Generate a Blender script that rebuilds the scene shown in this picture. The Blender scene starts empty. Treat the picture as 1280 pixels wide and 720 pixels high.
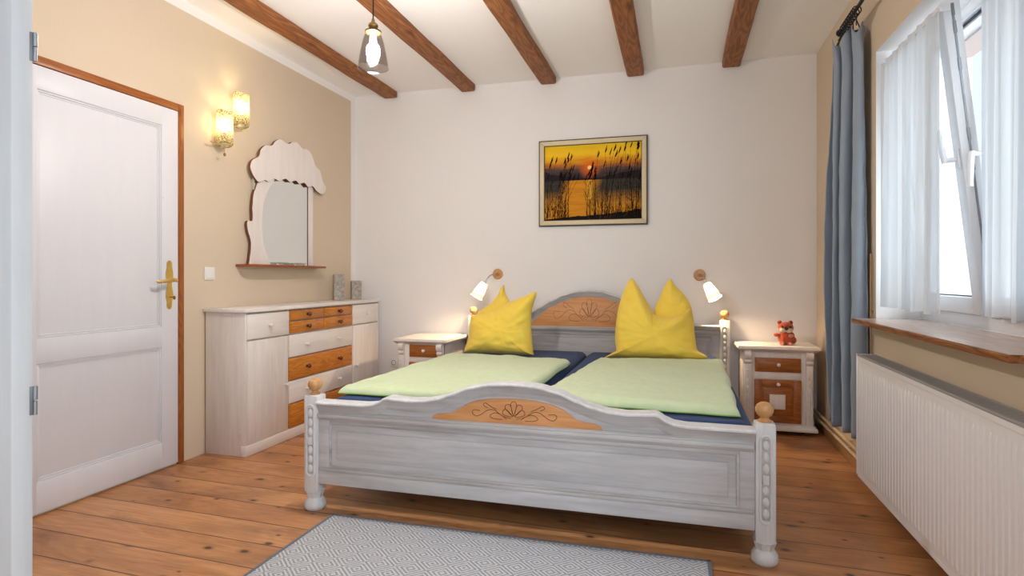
import bpy, bmesh, math, random
from mathutils import Vector, Matrix, noise
R = random.Random(7)
sc = bpy.context.scene
COL = sc.collection
PI = math.pi
XL, XR, YB, YF, ZC = -2.78, 0.985, 4.70, -1.30, 2.70

# ------------------------------------------------------------------ materials
def sr(r, g, b):
    def f(c):
        c /= 255.0
        return c / 12.92 if c <= 0.04045 else ((c + 0.055) / 1.055) ** 2.4
    return (f(r), f(g), f(b), 1.0)

class NT:
    def __init__(s, name):
        s.m = bpy.data.materials.new(name); s.m.use_nodes = True
        s.t = s.m.node_tree; s.t.nodes.clear()
        s.out = s.n('ShaderNodeOutputMaterial')
    def n(s, kind, **kw):
        nd = s.t.nodes.new(kind)
        for k, v in kw.items(): setattr(nd, k, v)
        return nd
    def link(s, a, b): s.t.links.new(a, b)
    def setin(s, nd, i, v):
        if isinstance(v, bpy.types.NodeSocket): s.link(v, nd.inputs[i])
        else: nd.inputs[i].default_value = v
    def coords(s, scale=(1, 1, 1), rot=(0, 0, 0), loc=(0, 0, 0)):
        tc = s.n('ShaderNodeTexCoord'); mp = s.n('ShaderNodeMapping')
        s.link(tc.outputs['Object'], mp.inputs[0])
        mp.inputs['Location'].default_value = loc
        mp.inputs['Rotation'].default_value = rot; mp.inputs['Scale'].default_value = scale
        return mp.outputs[0]
    def noise(s, vec, scale, detail=4, rough=0.55, dist=0.0, out=0):
        nd = s.n('ShaderNodeTexNoise'); s.link(vec, nd.inputs['Vector'])
        nd.inputs['Scale'].default_value = scale; nd.inputs['Detail'].default_value = detail
        nd.inputs['Roughness'].default_value = rough; nd.inputs['Distortion'].default_value = dist
        return nd.outputs[out]
    def ramp(s, fac, stops, interp='LINEAR'):
        nd = s.n('ShaderNodeValToRGB'); nd.color_ramp.interpolation = interp
        e = nd.color_ramp.elements
        while len(e) < len(stops): e.new(0.5)
        for el, (p, c) in zip(e, stops):
            el.position = p; el.color = c if len(c) == 4 else (*c, 1)
        s.link(fac, nd.inputs[0]); return nd.outputs[0]
    def math(s, op, a, b=0.0, c=None):
        nd = s.n('ShaderNodeMath', operation=op)
        s.setin(nd, 0, a); s.setin(nd, 1, b)
        if c is not None: s.setin(nd, 2, c)
        return nd.outputs[0]
    def mix(s, fac, a, b, blend='MIX'):
        nd = s.n('ShaderNodeMix', data_type='RGBA', blend_type=blend)
        s.setin(nd, 0, fac); s.setin(nd, 6, a); s.setin(nd, 7, b)
        return nd.outputs[2]
    def sep(s, v):
        nd = s.n('ShaderNodeSeparateXYZ'); s.link(v, nd.inputs[0]); return nd.outputs
    def comb(s, x, y, z):
        nd = s.n('ShaderNodeCombineXYZ')
        for i, v in enumerate((x, y, z)): s.setin(nd, i, v)
        return nd.outputs[0]
    def bump(s, h, strength=0.3, dist=0.01):
        nd = s.n('ShaderNodeBump'); s.link(h, nd.inputs['Height'])
        nd.inputs['Strength'].default_value = strength; nd.inputs['Distance'].default_value = dist
        return nd.outputs[0]
    def bsdf(s, color, rough=0.6, bump=None, metal=0.0, spec=0.5, **kw):
        b = s.n('ShaderNodeBsdfPrincipled')
        s.setin(b, 'Base Color', color); s.setin(b, 'Roughness', rough)
        b.inputs['Metallic'].default_value = metal; b.inputs['Specular IOR Level'].default_value = spec
        if bump is not None: s.link(bump, b.inputs['Normal'])
        for k, v in kw.items(): s.setin(b, k.replace('_', ' '), v)
        s.link(b.outputs[0], s.out.inputs[0]); return b

def axis_scale(axis, along, across):
    return tuple(along if a == axis else across for a in 'xyz')

def m_plain(name, col, rough=0.5, metal=0.0, nscale=25, namp=0.06, bump=0.0, spec=0.5):
    t = NT(name); v = t.coords()
    f = t.noise(v, nscale, 3)
    dark = tuple(c * (1 - namp * 2) for c in col[:3]) + (1,)
    c = t.mix(f, dark, tuple(min(1, x * (1 + namp)) for x in col[:3]) + (1,))
    t.bsdf(c, rough, t.bump(f, bump, 0.004) if bump else None, metal, spec); return t.m

def m_plaster(name, col, rough=0.9):
    t = NT(name); v = t.coords()
    f = t.noise(v, 2.2, 5, 0.6); g = t.noise(v, 60, 3, 0.6)
    c = t.mix(f, tuple(x * 0.965 for x in col[:3]) + (1,), col)
    h = t.math('ADD', t.math('MULTIPLY', f, 0.8), t.math('MULTIPLY', g, 0.12))
    t.bsdf(c, rough, t.bump(h, 0.35, 0.02), spec=0.2); return t.m

def m_beige(name, borders=True):
    """beige wallpaper with a painted white border at the ceiling and the back corner (world = object coordinates)"""
    t = NT(name); v = t.coords()
    f = t.noise(v, 1.6, 4); w = t.noise(t.coords((1, 140, 12)), 1.0, 3)
    c = t.mix(f, sr(207, 190, 166), sr(215, 199, 176))
    c = t.mix(t.math('MULTIPLY', w, 0.10), c, sr(172, 150, 125))
    if borders:
        x, y, z = t.sep(v)
        k = t.math('MAXIMUM', t.math('GREATER_THAN', z, 2.640), t.math('GREATER_THAN', y, 4.628))
        c = t.mix(k, c, sr(236, 232, 229))
    t.bsdf(c, 0.85, t.bump(w, 0.12, 0.004), spec=0.2); return t.m

def m_whitewash(name, axis='z', base=(226, 221, 219), grey=(176, 168, 165), amount=0.55, seed=0.0, rough=0.5):
    """white wash over wood, streaks along one axis"""
    t = NT(name); loc = (seed, seed * 1.7, seed * 0.6)
    a = t.noise(t.coords(axis_scale(axis, 2.2, 26), loc=loc), 1.0, 6, 0.65, 0.4)
    b = t.noise(t.coords(axis_scale(axis, 1.2, 5), loc=loc), 1.0, 4, 0.6, 0.8)
    g = t.noise(t.coords(axis_scale(axis, 6, 120), loc=loc), 1.0, 3, 0.6)
    k = t.ramp(t.math('ADD', t.math('MULTIPLY', a, 0.6), t.math('MULTIPLY', b, 0.5)),
               [(0.40, (0, 0, 0)), (0.78, (1, 1, 1))])
    c = t.mix(t.math('MULTIPLY', k, amount), sr(*base), sr(*grey))
    fl = t.ramp(t.noise(t.coords((1, 1, 1), loc=loc), 9.0, 6, 0.7), [(0.67, (0, 0, 0)), (0.75, (1, 1, 1))])
    c = t.mix(t.math('MULTIPLY', fl, 0.35 * amount), c, sr(150, 128, 112))
    t.bsdf(c, rough, t.bump(t.math('ADD', g, a), 0.12, 0.003), spec=0.35); return t.m

def m_pine(name, axis='x', light=(214, 140, 66), dark=(160, 84, 28), knots=0.8, seed=0.0, rough=0.38, ring=10.0, kscale=7.0):
    t = NT(name); loc = (seed, seed * 1.3, seed * 0.7)
    s1 = axis_scale(axis, 1.0, 9.0)
    warp = t.noise(t.coords(axis_scale(axis, 1.6, 4), loc=loc), 1.0, 3, 0.5, out=0)
    v = t.coords(s1, loc=loc)
    wv = t.n('ShaderNodeTexNoise'); t.link(v, wv.inputs['Vector'])
    wv.inputs['Scale'].default_value = 1.6; wv.inputs['Detail'].default_value = 2
    bands = t.math('FRACT', t.math('MULTIPLY', t.math('ADD', wv.outputs[0], t.math('MULTIPLY', warp, 0.35)), ring))
    bands = t.math('ABSOLUTE', t.math('SUBTRACT', t.math('MULTIPLY', bands, 2.0), 1.0))
    fine = t.noise(t.coords(axis_scale(axis, 4, 160), loc=loc), 1.0, 3, 0.6)
    k = t.math('ADD', t.math('MULTIPLY', bands, 0.55), t.math('MULTIPLY', fine, 0.5))
    c = t.mix(k, sr(*light), sr(*dark))
    big = t.noise(t.coords(axis_scale(axis, 1.0, 3.0), loc=loc), 2.0, 3)
    c = t.mix(t.math('MULTIPLY', big, 0.35), c, sr(*[int(x * 0.72) for x in dark]))
    sw = t.noise(t.coords(axis_scale(axis, 2.5, 30), loc=loc), 1.0, 5, 0.7, 1.0)
    c = t.mix(t.math('MULTIPLY', t.ramp(sw, [(0.56, (0, 0, 0)), (0.70, (1, 1, 1))]), 0.55 * knots), c, sr(*[int(x * 0.62) for x in dark]))
    if knots:
        vo = t.n('ShaderNodeTexVoronoi'); t.link(t.coords(axis_scale(axis, 0.55, 1.0), loc=loc), vo.inputs['Vector'])
        vo.inputs['Scale'].default_value = kscale; vo.inputs['Randomness'].default_value = 1.0
        kn = t.ramp(vo.outputs['Distance'], [(0.045, (1, 1, 1)), (0.14, (0, 0, 0))])
        c = t.mix(t.math('MULTIPLY', kn, knots), c, sr(74, 36, 14))
    t.bsdf(c, rough, t.bump(k, 0.08, 0.002), spec=0.4); return t.m

def m_floor():
    t = NT('old_pine_floorboards'); tc = t.n('ShaderNodeTexCoord')
    x, y, z = t.sep(tc.outputs['Object'])
    W = 0.172
    yy = t.math('ADD', t.math('ADD', y, t.math('MULTIPLY', x, 0.04)), 10.0 - 0.075)
    q = t.math('DIVIDE', yy, W); idx = t.math('FLOOR', q); fr = t.math('FRACT', q)
    wn = t.n('ShaderNodeTexWhiteNoise', noise_dimensions='1D'); t.link(idx, wn.inputs['W'])
    rnd = wn.outputs['Value']
    off = t.math('MULTIPLY', rnd, 37.0)
    v = t.comb(t.math('ADD', x, off), yy, t.math('MULTIPLY', idx, 0.37))
    def scaled(sx, sy): 
        mp = t.n('ShaderNodeMapping'); t.link(v, mp.inputs[0]); mp.inputs['Scale'].default_value = (sx, sy, 1); return mp.outputs[0]
    a = t.noise(scaled(0.9, 7.5), 1.0, 2, 0.5, 0.5)
    bands = t.math('FRACT', t.math('MULTIPLY', a, 11.0))
    bands = t.math('ABSOLUTE', t.math('SUBTRACT', t.math('MULTIPLY', bands, 2.0), 1.0))
    fine = t.noise(scaled(3, 130), 1.0, 3, 0.65)
    wear = t.noise(scaled(1.6, 4.0), 1.0, 5, 0.65, 0.5)
    c = t.mix(t.math('ADD', t.math('MULTIPLY', bands, 0.24), t.math('MULTIPLY', fine, 0.62)), sr(220, 164, 112), sr(146, 90, 50))
    c = t.mix(t.ramp(wear, [(0.45, (0, 0, 0)), (0.72, (1, 1, 1))]), c, sr(128, 86, 58))
    c = t.mix(t.math('MULTIPLY', rnd, 0.45), c, sr(160, 100, 56))
    vo = t.n('ShaderNodeTexVoronoi', voronoi_dimensions='2D'); t.link(scaled(1.0, 1.6), vo.inputs['Vector']); vo.inputs['Scale'].default_value = 5.5
    cs = t.n('ShaderNodeSeparateColor'); t.link(vo.outputs['Color'], cs.inputs[0])
    kd = t.math('DIVIDE', t.math('ADD', vo.outputs['Distance'], t.math('MULTIPLY', t.math('SUBTRACT', wear, 0.5), 0.12)), t.math('ADD', 0.35, t.math('MULTIPLY', cs.outputs[1], 1.1)))
    kn = t.ramp(kd, [(0.05, (1, 1, 1)), (0.10, (0.35, 0.35, 0.35)), (0.19, (0, 0, 0))])
    kn = t.math('MULTIPLY', kn, t.ramp(cs.outputs[0], [(0.58, (0, 0, 0)), (0.72, (1, 1, 1))]))
    swirl = t.noise(scaled(2.2, 24), 1.0, 5, 0.7, 1.2)
    c = t.mix(t.math('MULTIPLY', t.ramp(swirl, [(0.54, (0, 0, 0)), (0.72, (1, 1, 1))]), 0.55), c, sr(122, 72, 38))
    c = t.mix(t.math('MULTIPLY', kn, 0.9), c, sr(50, 28, 18))
    sp = t.ramp(t.noise(scaled(9, 30), 1.0, 4, 0.6), [(0.68, (0, 0, 0)), (0.76, (1, 1, 1))])
    c = t.mix(t.math('MULTIPLY', sp, 0.55), c, sr(86, 50, 30))
    d = t.math('MINIMUM', fr, t.math('SUBTRACT', 1.0, fr))
    gap = t.ramp(d, [(0.011, (1, 1, 1)), (0.019, (0, 0, 0))])
    c = t.mix(t.math('MULTIPLY', gap, 0.85), c, sr(44, 24, 14))
    h = t.math('SUBTRACT', t.math('MULTIPLY', fine, 0.15), gap)
    rg = t.math('ADD', 0.27, t.math('MULTIPLY', wear, 0.22))
    t.bsdf(c, rg, t.bump(h, 0.35, 0.004), spec=0.45); return t.m

def m_cloth(name, col, var=0.10, weave=420, rough=0.95, bump=0.15, pat=None, sheen=0.2):
    t = NT(name); v = t.coords()
    f = t.noise(v, 5, 4); g = t.noise(v, weave, 2)
    c = t.mix(f, tuple(x * (1 - var) for x in col[:3]) + (1,), tuple(min(1, x * (1 + var * .6)) for x in col[:3]) + (1,))
    c = t.mix(t.math('MULTIPLY', g, 0.22), c, tuple(x * 0.6 for x in col[:3]) + (1,))
    if pat:
        wv = t.n('ShaderNodeTexVoronoi'); t.link(v, wv.inputs['Vector']); wv.inputs['Scale'].default_value = 7.5
        p = t.ramp(t.math('FRACT', t.math('MULTIPLY', wv.outputs['Distance'], 3.0)), [(0.3, (0, 0, 0)), (0.6, (1, 1, 1))])
        c = t.mix(t.math('MULTIPLY', p, 0.16), c, pat)
    b = t.bsdf(c, rough, t.bump(t.math('ADD', t.math('MULTIPLY', g, 0.3), f), bump, 0.006), spec=0.15)
    b.inputs['Sheen Weight'].default_value = sheen
    return t.m

def m_sheer(name='sheer_white_voile'):
    t = NT(name); v = t.coords((1, 90, 4))
    f = t.noise(v, 1.0, 3)
    tr = t.n('ShaderNodeBsdfTransparent'); tl = t.n('ShaderNodeBsdfTranslucent'); df = t.n('ShaderNodeBsdfDiffuse')
    c = t.mix(f, (0.66, 0.71, 0.76, 1), (0.78, 0.82, 0.86, 1))
    t.link(c, tl.inputs[0]); t.link(c, df.inputs[0])
    a = t.n('ShaderNodeMixShader'); a.inputs[0].default_value = 0.68
    t.link(tl.outputs[0], a.inputs[1]); t.link(df.outputs[0], a.inputs[2])
    b = t.n('ShaderNodeMixShader')
    t.link(t.math('ADD', 0.03, t.math('MULTIPLY', f, 0.14)), b.inputs[0])
    t.link(a.outputs[0], b.inputs[1]); t.link(tr.outputs[0], b.inputs[2])
    t.link(b.outputs[0], t.out.inputs[0]); return t.m

def m_pane(name, tint=(0.97, 0.985, 0.98), gloss=0.07):
    t = NT(name)
    tr = t.n('ShaderNodeBsdfTransparent'); tr.inputs[0].default_value = (*tint, 1)
    gl = t.n('ShaderNodeBsdfGlossy'); gl.inputs['Roughness'].default_value = 0.03
    lw = t.n('ShaderNodeLayerWeight'); lw.inputs[0].default_value = 0.25
    k = t.math('ADD', gloss * 0.5, t.math('MULTIPLY', lw.outputs['Facing'], gloss * 4))
    m = t.n('ShaderNodeMixShader'); t.link(k, m.inputs[0])
    t.link(tr.outputs[0], m.inputs[1]); t.link(gl.outputs[0], m.inputs[2])
    t.link(m.outputs[0], t.out.inputs[0]); return t.m

def m_glow(name, col, strength, body=0.8):
    t = NT(name); b = t.bsdf((body, body, body, 1), 0.4)
    b.inputs['Emission Color'].default_value = (*col, 1); b.inputs['Emission Strength'].default_value = strength
    return t.m

def m_ice_glass():
    t = NT('textured_ice_glass'); v = t.coords()
    vo = t.n('ShaderNodeTexVoronoi'); t.link(v, vo.inputs['Vector']); vo.inputs['Scale'].default_value = 130
    k = t.ramp(vo.outputs['Distance'], [(0.1, (0, 0, 0)), (0.6, (1, 1, 1))])
    c = t.mix(k, sr(240, 232, 196), sr(120, 108, 84))
    tl = t.n('ShaderNodeBsdfTranslucent'); t.link(t.mix(0.45, c, (0.02, 0.015, 0.005, 1)), tl.inputs[0])
    df = t.n('ShaderNodeBsdfPrincipled'); t.link(c, df.inputs['Base Color']); df.inputs['Roughness'].default_value = 0.15
    bp = t.bump(k, 0.6, 0.004); t.link(bp, df.inputs['Normal'])
    tr = t.n('ShaderNodeBsdfTransparent')
    a = t.n('ShaderNodeMixShader'); a.inputs[0].default_value = 0.40
    t.link(tl.outputs[0], a.inputs[1]); t.link(df.outputs[0], a.inputs[2])
    b = t.n('ShaderNodeMixShader'); b.inputs[0].default_value = 0.10
    t.link(a.outputs[0], b.inputs[1]); t.link(tr.outputs[0], b.inputs[2])
    t.link(b.outputs[0], t.out.inputs[0]); return t.m

def m_rug():
    t = NT('flat_woven_diamond_rug'); tc = t.n('ShaderNodeTexCoord')
    x, y, z = t.sep(tc.outputs['Object'])
    P = 0.125
    def tri(v, p):   # triangle wave 0..1
        f = t.math('FRACT', t.math('DIVIDE', v, p))
        return t.math('ABSOLUTE', t.math('SUBTRACT', t.math('MULTIPLY', f, 2.0), 1.0))
    d = t.math('ADD', tri(x, P), tri(y, P * 0.9))              # 0..2 concentric diamonds
    st = t.math('FRACT', t.math('MULTIPLY', d, 3.0))
    st = t.ramp(st, [(0.36, (1, 1, 1)), (0.5, (0, 0, 0)), (0.86, (0, 0, 0)), (1.0, (1, 1, 1))])
    yarn = t.noise(t.coords((40, 330, 1)), 1.0, 3, 0.7)
    yarn2 = t.noise(t.coords((330, 60, 1)), 1.0, 3, 0.7)
    c = t.mix(st, sr(200, 202, 206), sr(142, 144, 149))
    c = t.mix(t.ramp(yarn, [(0.50, (0, 0, 0)), (0.70, (1, 1, 1))]), c, sr(205, 205, 207))
    c = t.mix(t.math('MULTIPLY', t.ramp(yarn2, [(0.52, (0, 0, 0)), (0.66, (1, 1, 1))]), 0.40), c, sr(130, 130, 132))
    t.bsdf(c, 0.95, t.bump(t.math('ADD', st, yarn), 0.4, 0.003), spec=0.1); return t.m

def m_canvas(x0, w, z0, h):
    t = NT('oil_painting_sunset'); tc = t.n('ShaderNodeTexCoord')
    x, y, z = t.sep(tc.outputs['Object'])
    u = t.math('DIVIDE', t.math('SUBTRACT', x, x0), w); v0 = t.math('DIVIDE', t.math('SUBTRACT', z, z0), h)
    nz = t.noise(t.coords((4, 1, 22)), 1.0, 5, 0.65, 0.5)
    v = t.math('ADD', v0, t.math('MULTIPLY', t.math('SUBTRACT', nz, 0.5), 0.20))
    sky = t.ramp(v, [(0.50, sr(44, 36, 38)), (0.60, sr(58, 48, 52)), (0.68, sr(92, 70, 60)), (0.73, sr(176, 104, 40)),
                     (0.80, sr(222, 158, 34)), (0.88, sr(240, 192, 40)), (0.98, sr(228, 186, 34))])
    strk = t.noise(t.coords((5, 1, 70)), 1.0, 4, 0.6)
    gold = t.mix(strk, sr(150, 84, 16), sr(236, 164, 44))
    dark = t.mix(strk, sr(30, 32, 32), sr(74, 70, 58))
    side = t.ramp(t.math('ABSOLUTE', t.math('SUBTRACT', t.math('ADD', u, t.math('MULTIPLY', v0, -0.22)), 0.28)),
                  [(0.11, (0, 0, 0)), (0.22, (1, 1, 1))])
    side = t.math('MULTIPLY', side, t.ramp(v0, [(0.16, (0, 0, 0)), (0.40, (1, 1, 1))]))
    water = t.mix(side, gold, dark)
    c = t.mix(t.ramp(v0, [(0.525, (0, 0, 0)), (0.535, (1, 1, 1))]), water, sky)
    # hills on the far shore
    hl = t.noise(t.coords((7, 1, 1)), 1.0, 3)
    k = t.math('LESS_THAN', v0, t.math('ADD', 0.545, t.math('MULTIPLY', t.math('ABSOLUTE', t.math('SUBTRACT', u, 0.5)), t.math('MULTIPLY', hl, 0.32))))
    k = t.math('MULTIPLY', k, t.math('GREATER_THAN', v0, 0.53))
    c = t.mix(k, c, sr(40, 34, 38))
    # reflection, glow and sun disc
    rw = t.math('LESS_THAN', t.math('ABSOLUTE', t.math('SUBTRACT', u, 0.475)), t.math('MULTIPLY', strk, 0.036))
    rw = t.math('MULTIPLY', rw, t.math('MULTIPLY', t.math('LESS_THAN', v0, 0.53), t.math('GREATER_THAN', v0, 0.28)))
    c = t.mix(rw, c, sr(250, 196, 72))
    du = t.math('MULTIPLY', t.math('SUBTRACT', u, 0.475), w / h); dv = t.math('SUBTRACT', v0, 0.69)
    r = t.math('SQRT', t.math('ADD', t.math('MULTIPLY', du, du), t.math('MULTIPLY', dv, dv)))
    c = t.mix(t.ramp(r, [(0.03, (0.85, 0.85, 0.85)), (0.16, (0, 0, 0))]), c, sr(226, 104, 26))
    c = t.mix(t.ramp(r, [(0.024, (1, 1, 1)), (0.03, (0, 0, 0))]), c, sr(255, 214, 130))
    bank = t.math('LESS_THAN', v0, t.math('ADD', 0.02, t.math('MULTIPLY', t.math('MULTIPLY', u, nz), 0.17)))
    c = t.mix(bank, c, sr(22, 18, 14))
    t.bsdf(c, 0.6, t.bump(nz, 0.1, 0.002), spec=0.08); return t.m

M = {}
M['white_wall'] = m_plaster('white_plaster', sr(232, 229, 228))
M['ceiling'] = m_plaster('white_ceiling_plaster', sr(247, 246, 246))
M['beige'] = m_beige('beige_wallpaper'); M['beige_plain'] = m_beige('beige_wall_paint', False)
M['floor'] = m_floor()
M['reveal'] = m_plaster('white_reveal_paint', sr(238, 238, 238))
M['pvc'] = m_plain('white_window_plastic', sr(235, 237, 240), 0.3, nscale=4, namp=0.01)
M['door_white'] = m_whitewash('door_white_paint', 'z', (217, 217, 221), (206, 206, 211), 0.4, 1.0, 0.4)
M['leaf_white'] = m_whitewash('whitewashed_door_leaf', 'z', (214, 216, 218), (186, 188, 192), 0.6, 4.0, 0.5)
M['trim_wood_z'] = m_pine('door_trim_pine_z', 'z', (182, 108, 50), (134, 74, 28), 0.7, 2.0)
M['trim_wood_y'] = m_pine('door_trim_pine_y', 'y', (182, 108, 50), (134, 74, 28), 0.7, 2.4)
M['beam'] = m_pine('brown_beam_wood', 'y', (186, 120, 66), (104, 58, 28), 0.8, 3.0, 0.6, 9.0, 3.5)
M['ww_z'] = m_whitewash('whitewash_z', 'z', (230, 222, 216), (184, 172, 164), 0.55, 0.3)
M['ww_y'] = m_whitewash('whitewash_y', 'y', (234, 227, 221), (190, 178, 170), 0.5, 1.3)
M['ww_x'] = m_whitewash('whitewash_x', 'x', (232, 226, 220), (188, 178, 170), 0.5, 2.3)
M['bed_x'] = m_whitewash('bed_greywash_x', 'x', (197, 194, 195), (146, 141, 142), 0.88, 5.3)
M['bed_z'] = m_whitewash('bed_greywash_z', 'z', (214, 213, 213), (164, 160, 160), 0.7, 6.1)
M['bed_y'] = m_whitewash('bed_greywash_y', 'y', (205, 203, 203), (152, 147, 147), 0.85, 7.3)
M['bed_mould'] = m_whitewash('bed_moulding_wash', 'x', (194, 190, 189), (134, 128, 127), 0.9, 8.3)
M['pine_y'] = m_pine('orange_pine_drawer', 'y', (228, 152, 62), (180, 100, 32), 0.9, 0.7)
M['pine_x'] = m_pine('orange_pine_front', 'x', (184, 112, 50), (138, 76, 30), 0.8, 1.9, kscale=5)
M['inlay'] = m_pine('alder_inlay', 'x', (226, 166, 110), (204, 138, 84), 0.15, 4.4, 0.45, 6.0)
M['shelf_pine'] = m_pine('mirror_shelf_pine', 'y', (176, 98, 44), (124, 60, 22), 0.6, 5.7)
M['finial'] = m_pine('beech_finial', 'z', (214, 166, 112), (186, 132, 78), 0.0, 3.1, 0.3, 5.0)
M['dark_line'] = m_plain('carved_line', sr(112, 62, 34), 0.7)
M['brown_knob'] = m_plain('dark_brown_knob', sr(84, 42, 24), 0.25)
M['white_knob'] = m_plain('white_knob', sr(226, 218, 212), 0.3)
M['brown_edge'] = m_plain('brown_wood_edge', sr(112, 66, 36), 0.6, nscale=40, namp=0.15)
M['mirror_white'] = m_whitewash('mirror_whitewash', 'z', (232, 224, 219), (204, 194, 188), 0.5, 9.1)
t_ = NT('mirror_glass'); t_.bsdf((0.82, 0.85, 0.85, 1), 0.02, metal=1.0); M['mirror'] = t_.m
M['brass'] = m_plain('polished_brass', sr(236, 204, 122), 0.3, 1.0, 12, 0.04)
M['pale_metal'] = m_plain('pale_gilt_metal', sr(222, 208, 178), 0.3, 0.7, 20, 0.05)
M['old_brass'] = m_plain('aged_brass', sr(150, 122, 74), 0.35, 1.0, 20, 0.1)
M['chrome'] = m_plain('brushed_steel', sr(186, 184, 180), 0.25, 1.0, 20, 0.04)
M['steel_dull'] = m_plain('zinc_hinge', sr(150, 153, 158), 0.45, 0.8, 30, 0.08)
M['black'] = m_plain('black_iron', sr(24, 23, 25), 0.45, 0.2)
M['black_cord'] = m_plain('black_cord', sr(28, 24, 22), 0.7)
M['plate'] = m_plain('white_switch_plastic', sr(232, 230, 226), 0.35, namp=0.01)
M['dark_hole'] = m_plain('dark_socket_hole', sr(40, 36, 34), 0.6)
M['yellow'] = m_cloth('yellow_cotton', sr(245, 212, 88), 0.06, 300, bump=0.12)
M['green'] = m_cloth('pale_green_cotton', sr(201, 212, 172), 0.05, 320, bump=0.1, pat=sr(176, 196, 136))
M['green_edge'] = m_cloth('bright_green_underside', sr(170, 216, 110), 0.06, 320, bump=0.1)
M['navy'] = m_cloth('navy_jersey_sheet', sr(40, 62, 106), 0.10, 500, bump=0.12, sheen=0.1)
M['curtain'] = m_cloth('blue_linen', sr(152, 163, 177), 0.12, 260, bump=0.25)
M['sheer'] = m_sheer()
M['pane'] = m_pane('window_glass'); M['smoke'] = m_pane('smoky_lamp_glass', (0.80, 0.78, 0.77), 0.008)
M['clear'] = m_pane('clear_dish_glass', (0.9, 0.93, 0.93), 0.2)
M['ice'] = m_ice_glass()
M['bulb'] = m_glow('lit_reading_bulb', (1.0, 0.72, 0.42), 1150.0)
M['bulb_sconce'] = m_glow('lit_sconce_bulb', (1.0, 0.78, 0.42), 125.0)
M['bulb_pendant'] = m_glow('lit_pendant_bulb', (1.0, 0.97, 0.94), 1650.0)
def m_frost():
    t = NT('frosted_white_glass'); tl = t.n('ShaderNodeBsdfTranslucent'); tl.inputs[0].default_value = (.034, .032, .028, 1)
    df = t.n('ShaderNodeBsdfPrincipled'); df.inputs['Base Color'].default_value = (.9, .88, .84, 1); df.inputs['Roughness'].default_value = 0.3
    a = t.n('ShaderNodeMixShader'); a.inputs[0].default_value = 0.55
    t.link(tl.outputs[0], a.inputs[1]); t.link(df.outputs[0], a.inputs[2]); t.link(a.outputs[0], t.out.inputs[0]); return t.m
M['shade_lit'] = m_frost()
M['radiator'] = m_plain('radiator_enamel', sr(230, 229, 229), 0.35, nscale=3, namp=0.01)
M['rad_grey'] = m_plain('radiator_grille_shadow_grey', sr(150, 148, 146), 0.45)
M['pipe'] = m_plain('cream_pipe_paint', sr(214, 190, 152), 0.4)
M['copper'] = m_plain('copper_pipe', sr(176, 136, 100), 0.5, 0.1)
M['baseboard'] = m_pine('baseboard_wood', 'y', (196, 160, 112), (160, 120, 78), 0.2, 8.0)
M['sill'] = m_pine('window_sill_board', 'y', (222, 202, 188), (196, 168, 150), 0.4, 6.6, 0.22, 8.0, 5)
M['sill_edge'] = m_pine('window_sill_bark_edge', 'y', (196, 124, 62), (70, 40, 22), 1.0, 7.7, 0.5, 10, 12)
M['rug'] = m_rug()
M['rug_edge'] = m_cloth('grey_rug_binding', sr(92, 98, 108), 0.08, 300)
M['stone'] = None
def m_stone():
    t = NT('mottled_grey_bark'); f = t.noise(t.coords((1, 1, 0.6)), 60, 6, 0.7)
    c = t.ramp(f, [(0.30, sr(118, 110, 104)), (0.52, sr(166, 158, 150)), (0.70, sr(196, 188, 176))])
    t.bsdf(c, 0.85, t.bump(f, 0.8, 0.006)); return t.m
M['stone'] = m_stone()
def m_plush(name, col):
    t = NT(name); f = t.noise(t.coords(), 260, 3, 0.7)
    c = t.mix(f, tuple(x * 0.55 for x in col[:3]) + (1,), col)
    b = t.bsdf(c, 1.0, t.bump(f, 1.0, 0.006), spec=0.05); b.inputs['Sheen Weight'].default_value = 0.5; return t.m
M['plush'] = m_plush('orange_plush', sr(214, 86, 40)); M['plush_white'] = m_plush('cream_plush', sr(244, 222, 200))
M['plush_pink'] = m_plush('pink_plush', sr(236, 160, 140)); M['plush_dark'] = m_plush('dark_plush', sr(150, 52, 28))
M['nose'] = m_plain('black_plastic_nose', sr(26, 20, 20), 0.2)
M['frame_light'] = m_plain('champagne_frame', sr(208, 192, 156), 0.45, 0.0, 30, 0.06)
M['frame_dark'] = m_plain('dark_frame_edge', sr(46, 36, 28), 0.5)
M['lilac'] = m_plaster('exterior_render', sr(206, 190, 182))

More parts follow.
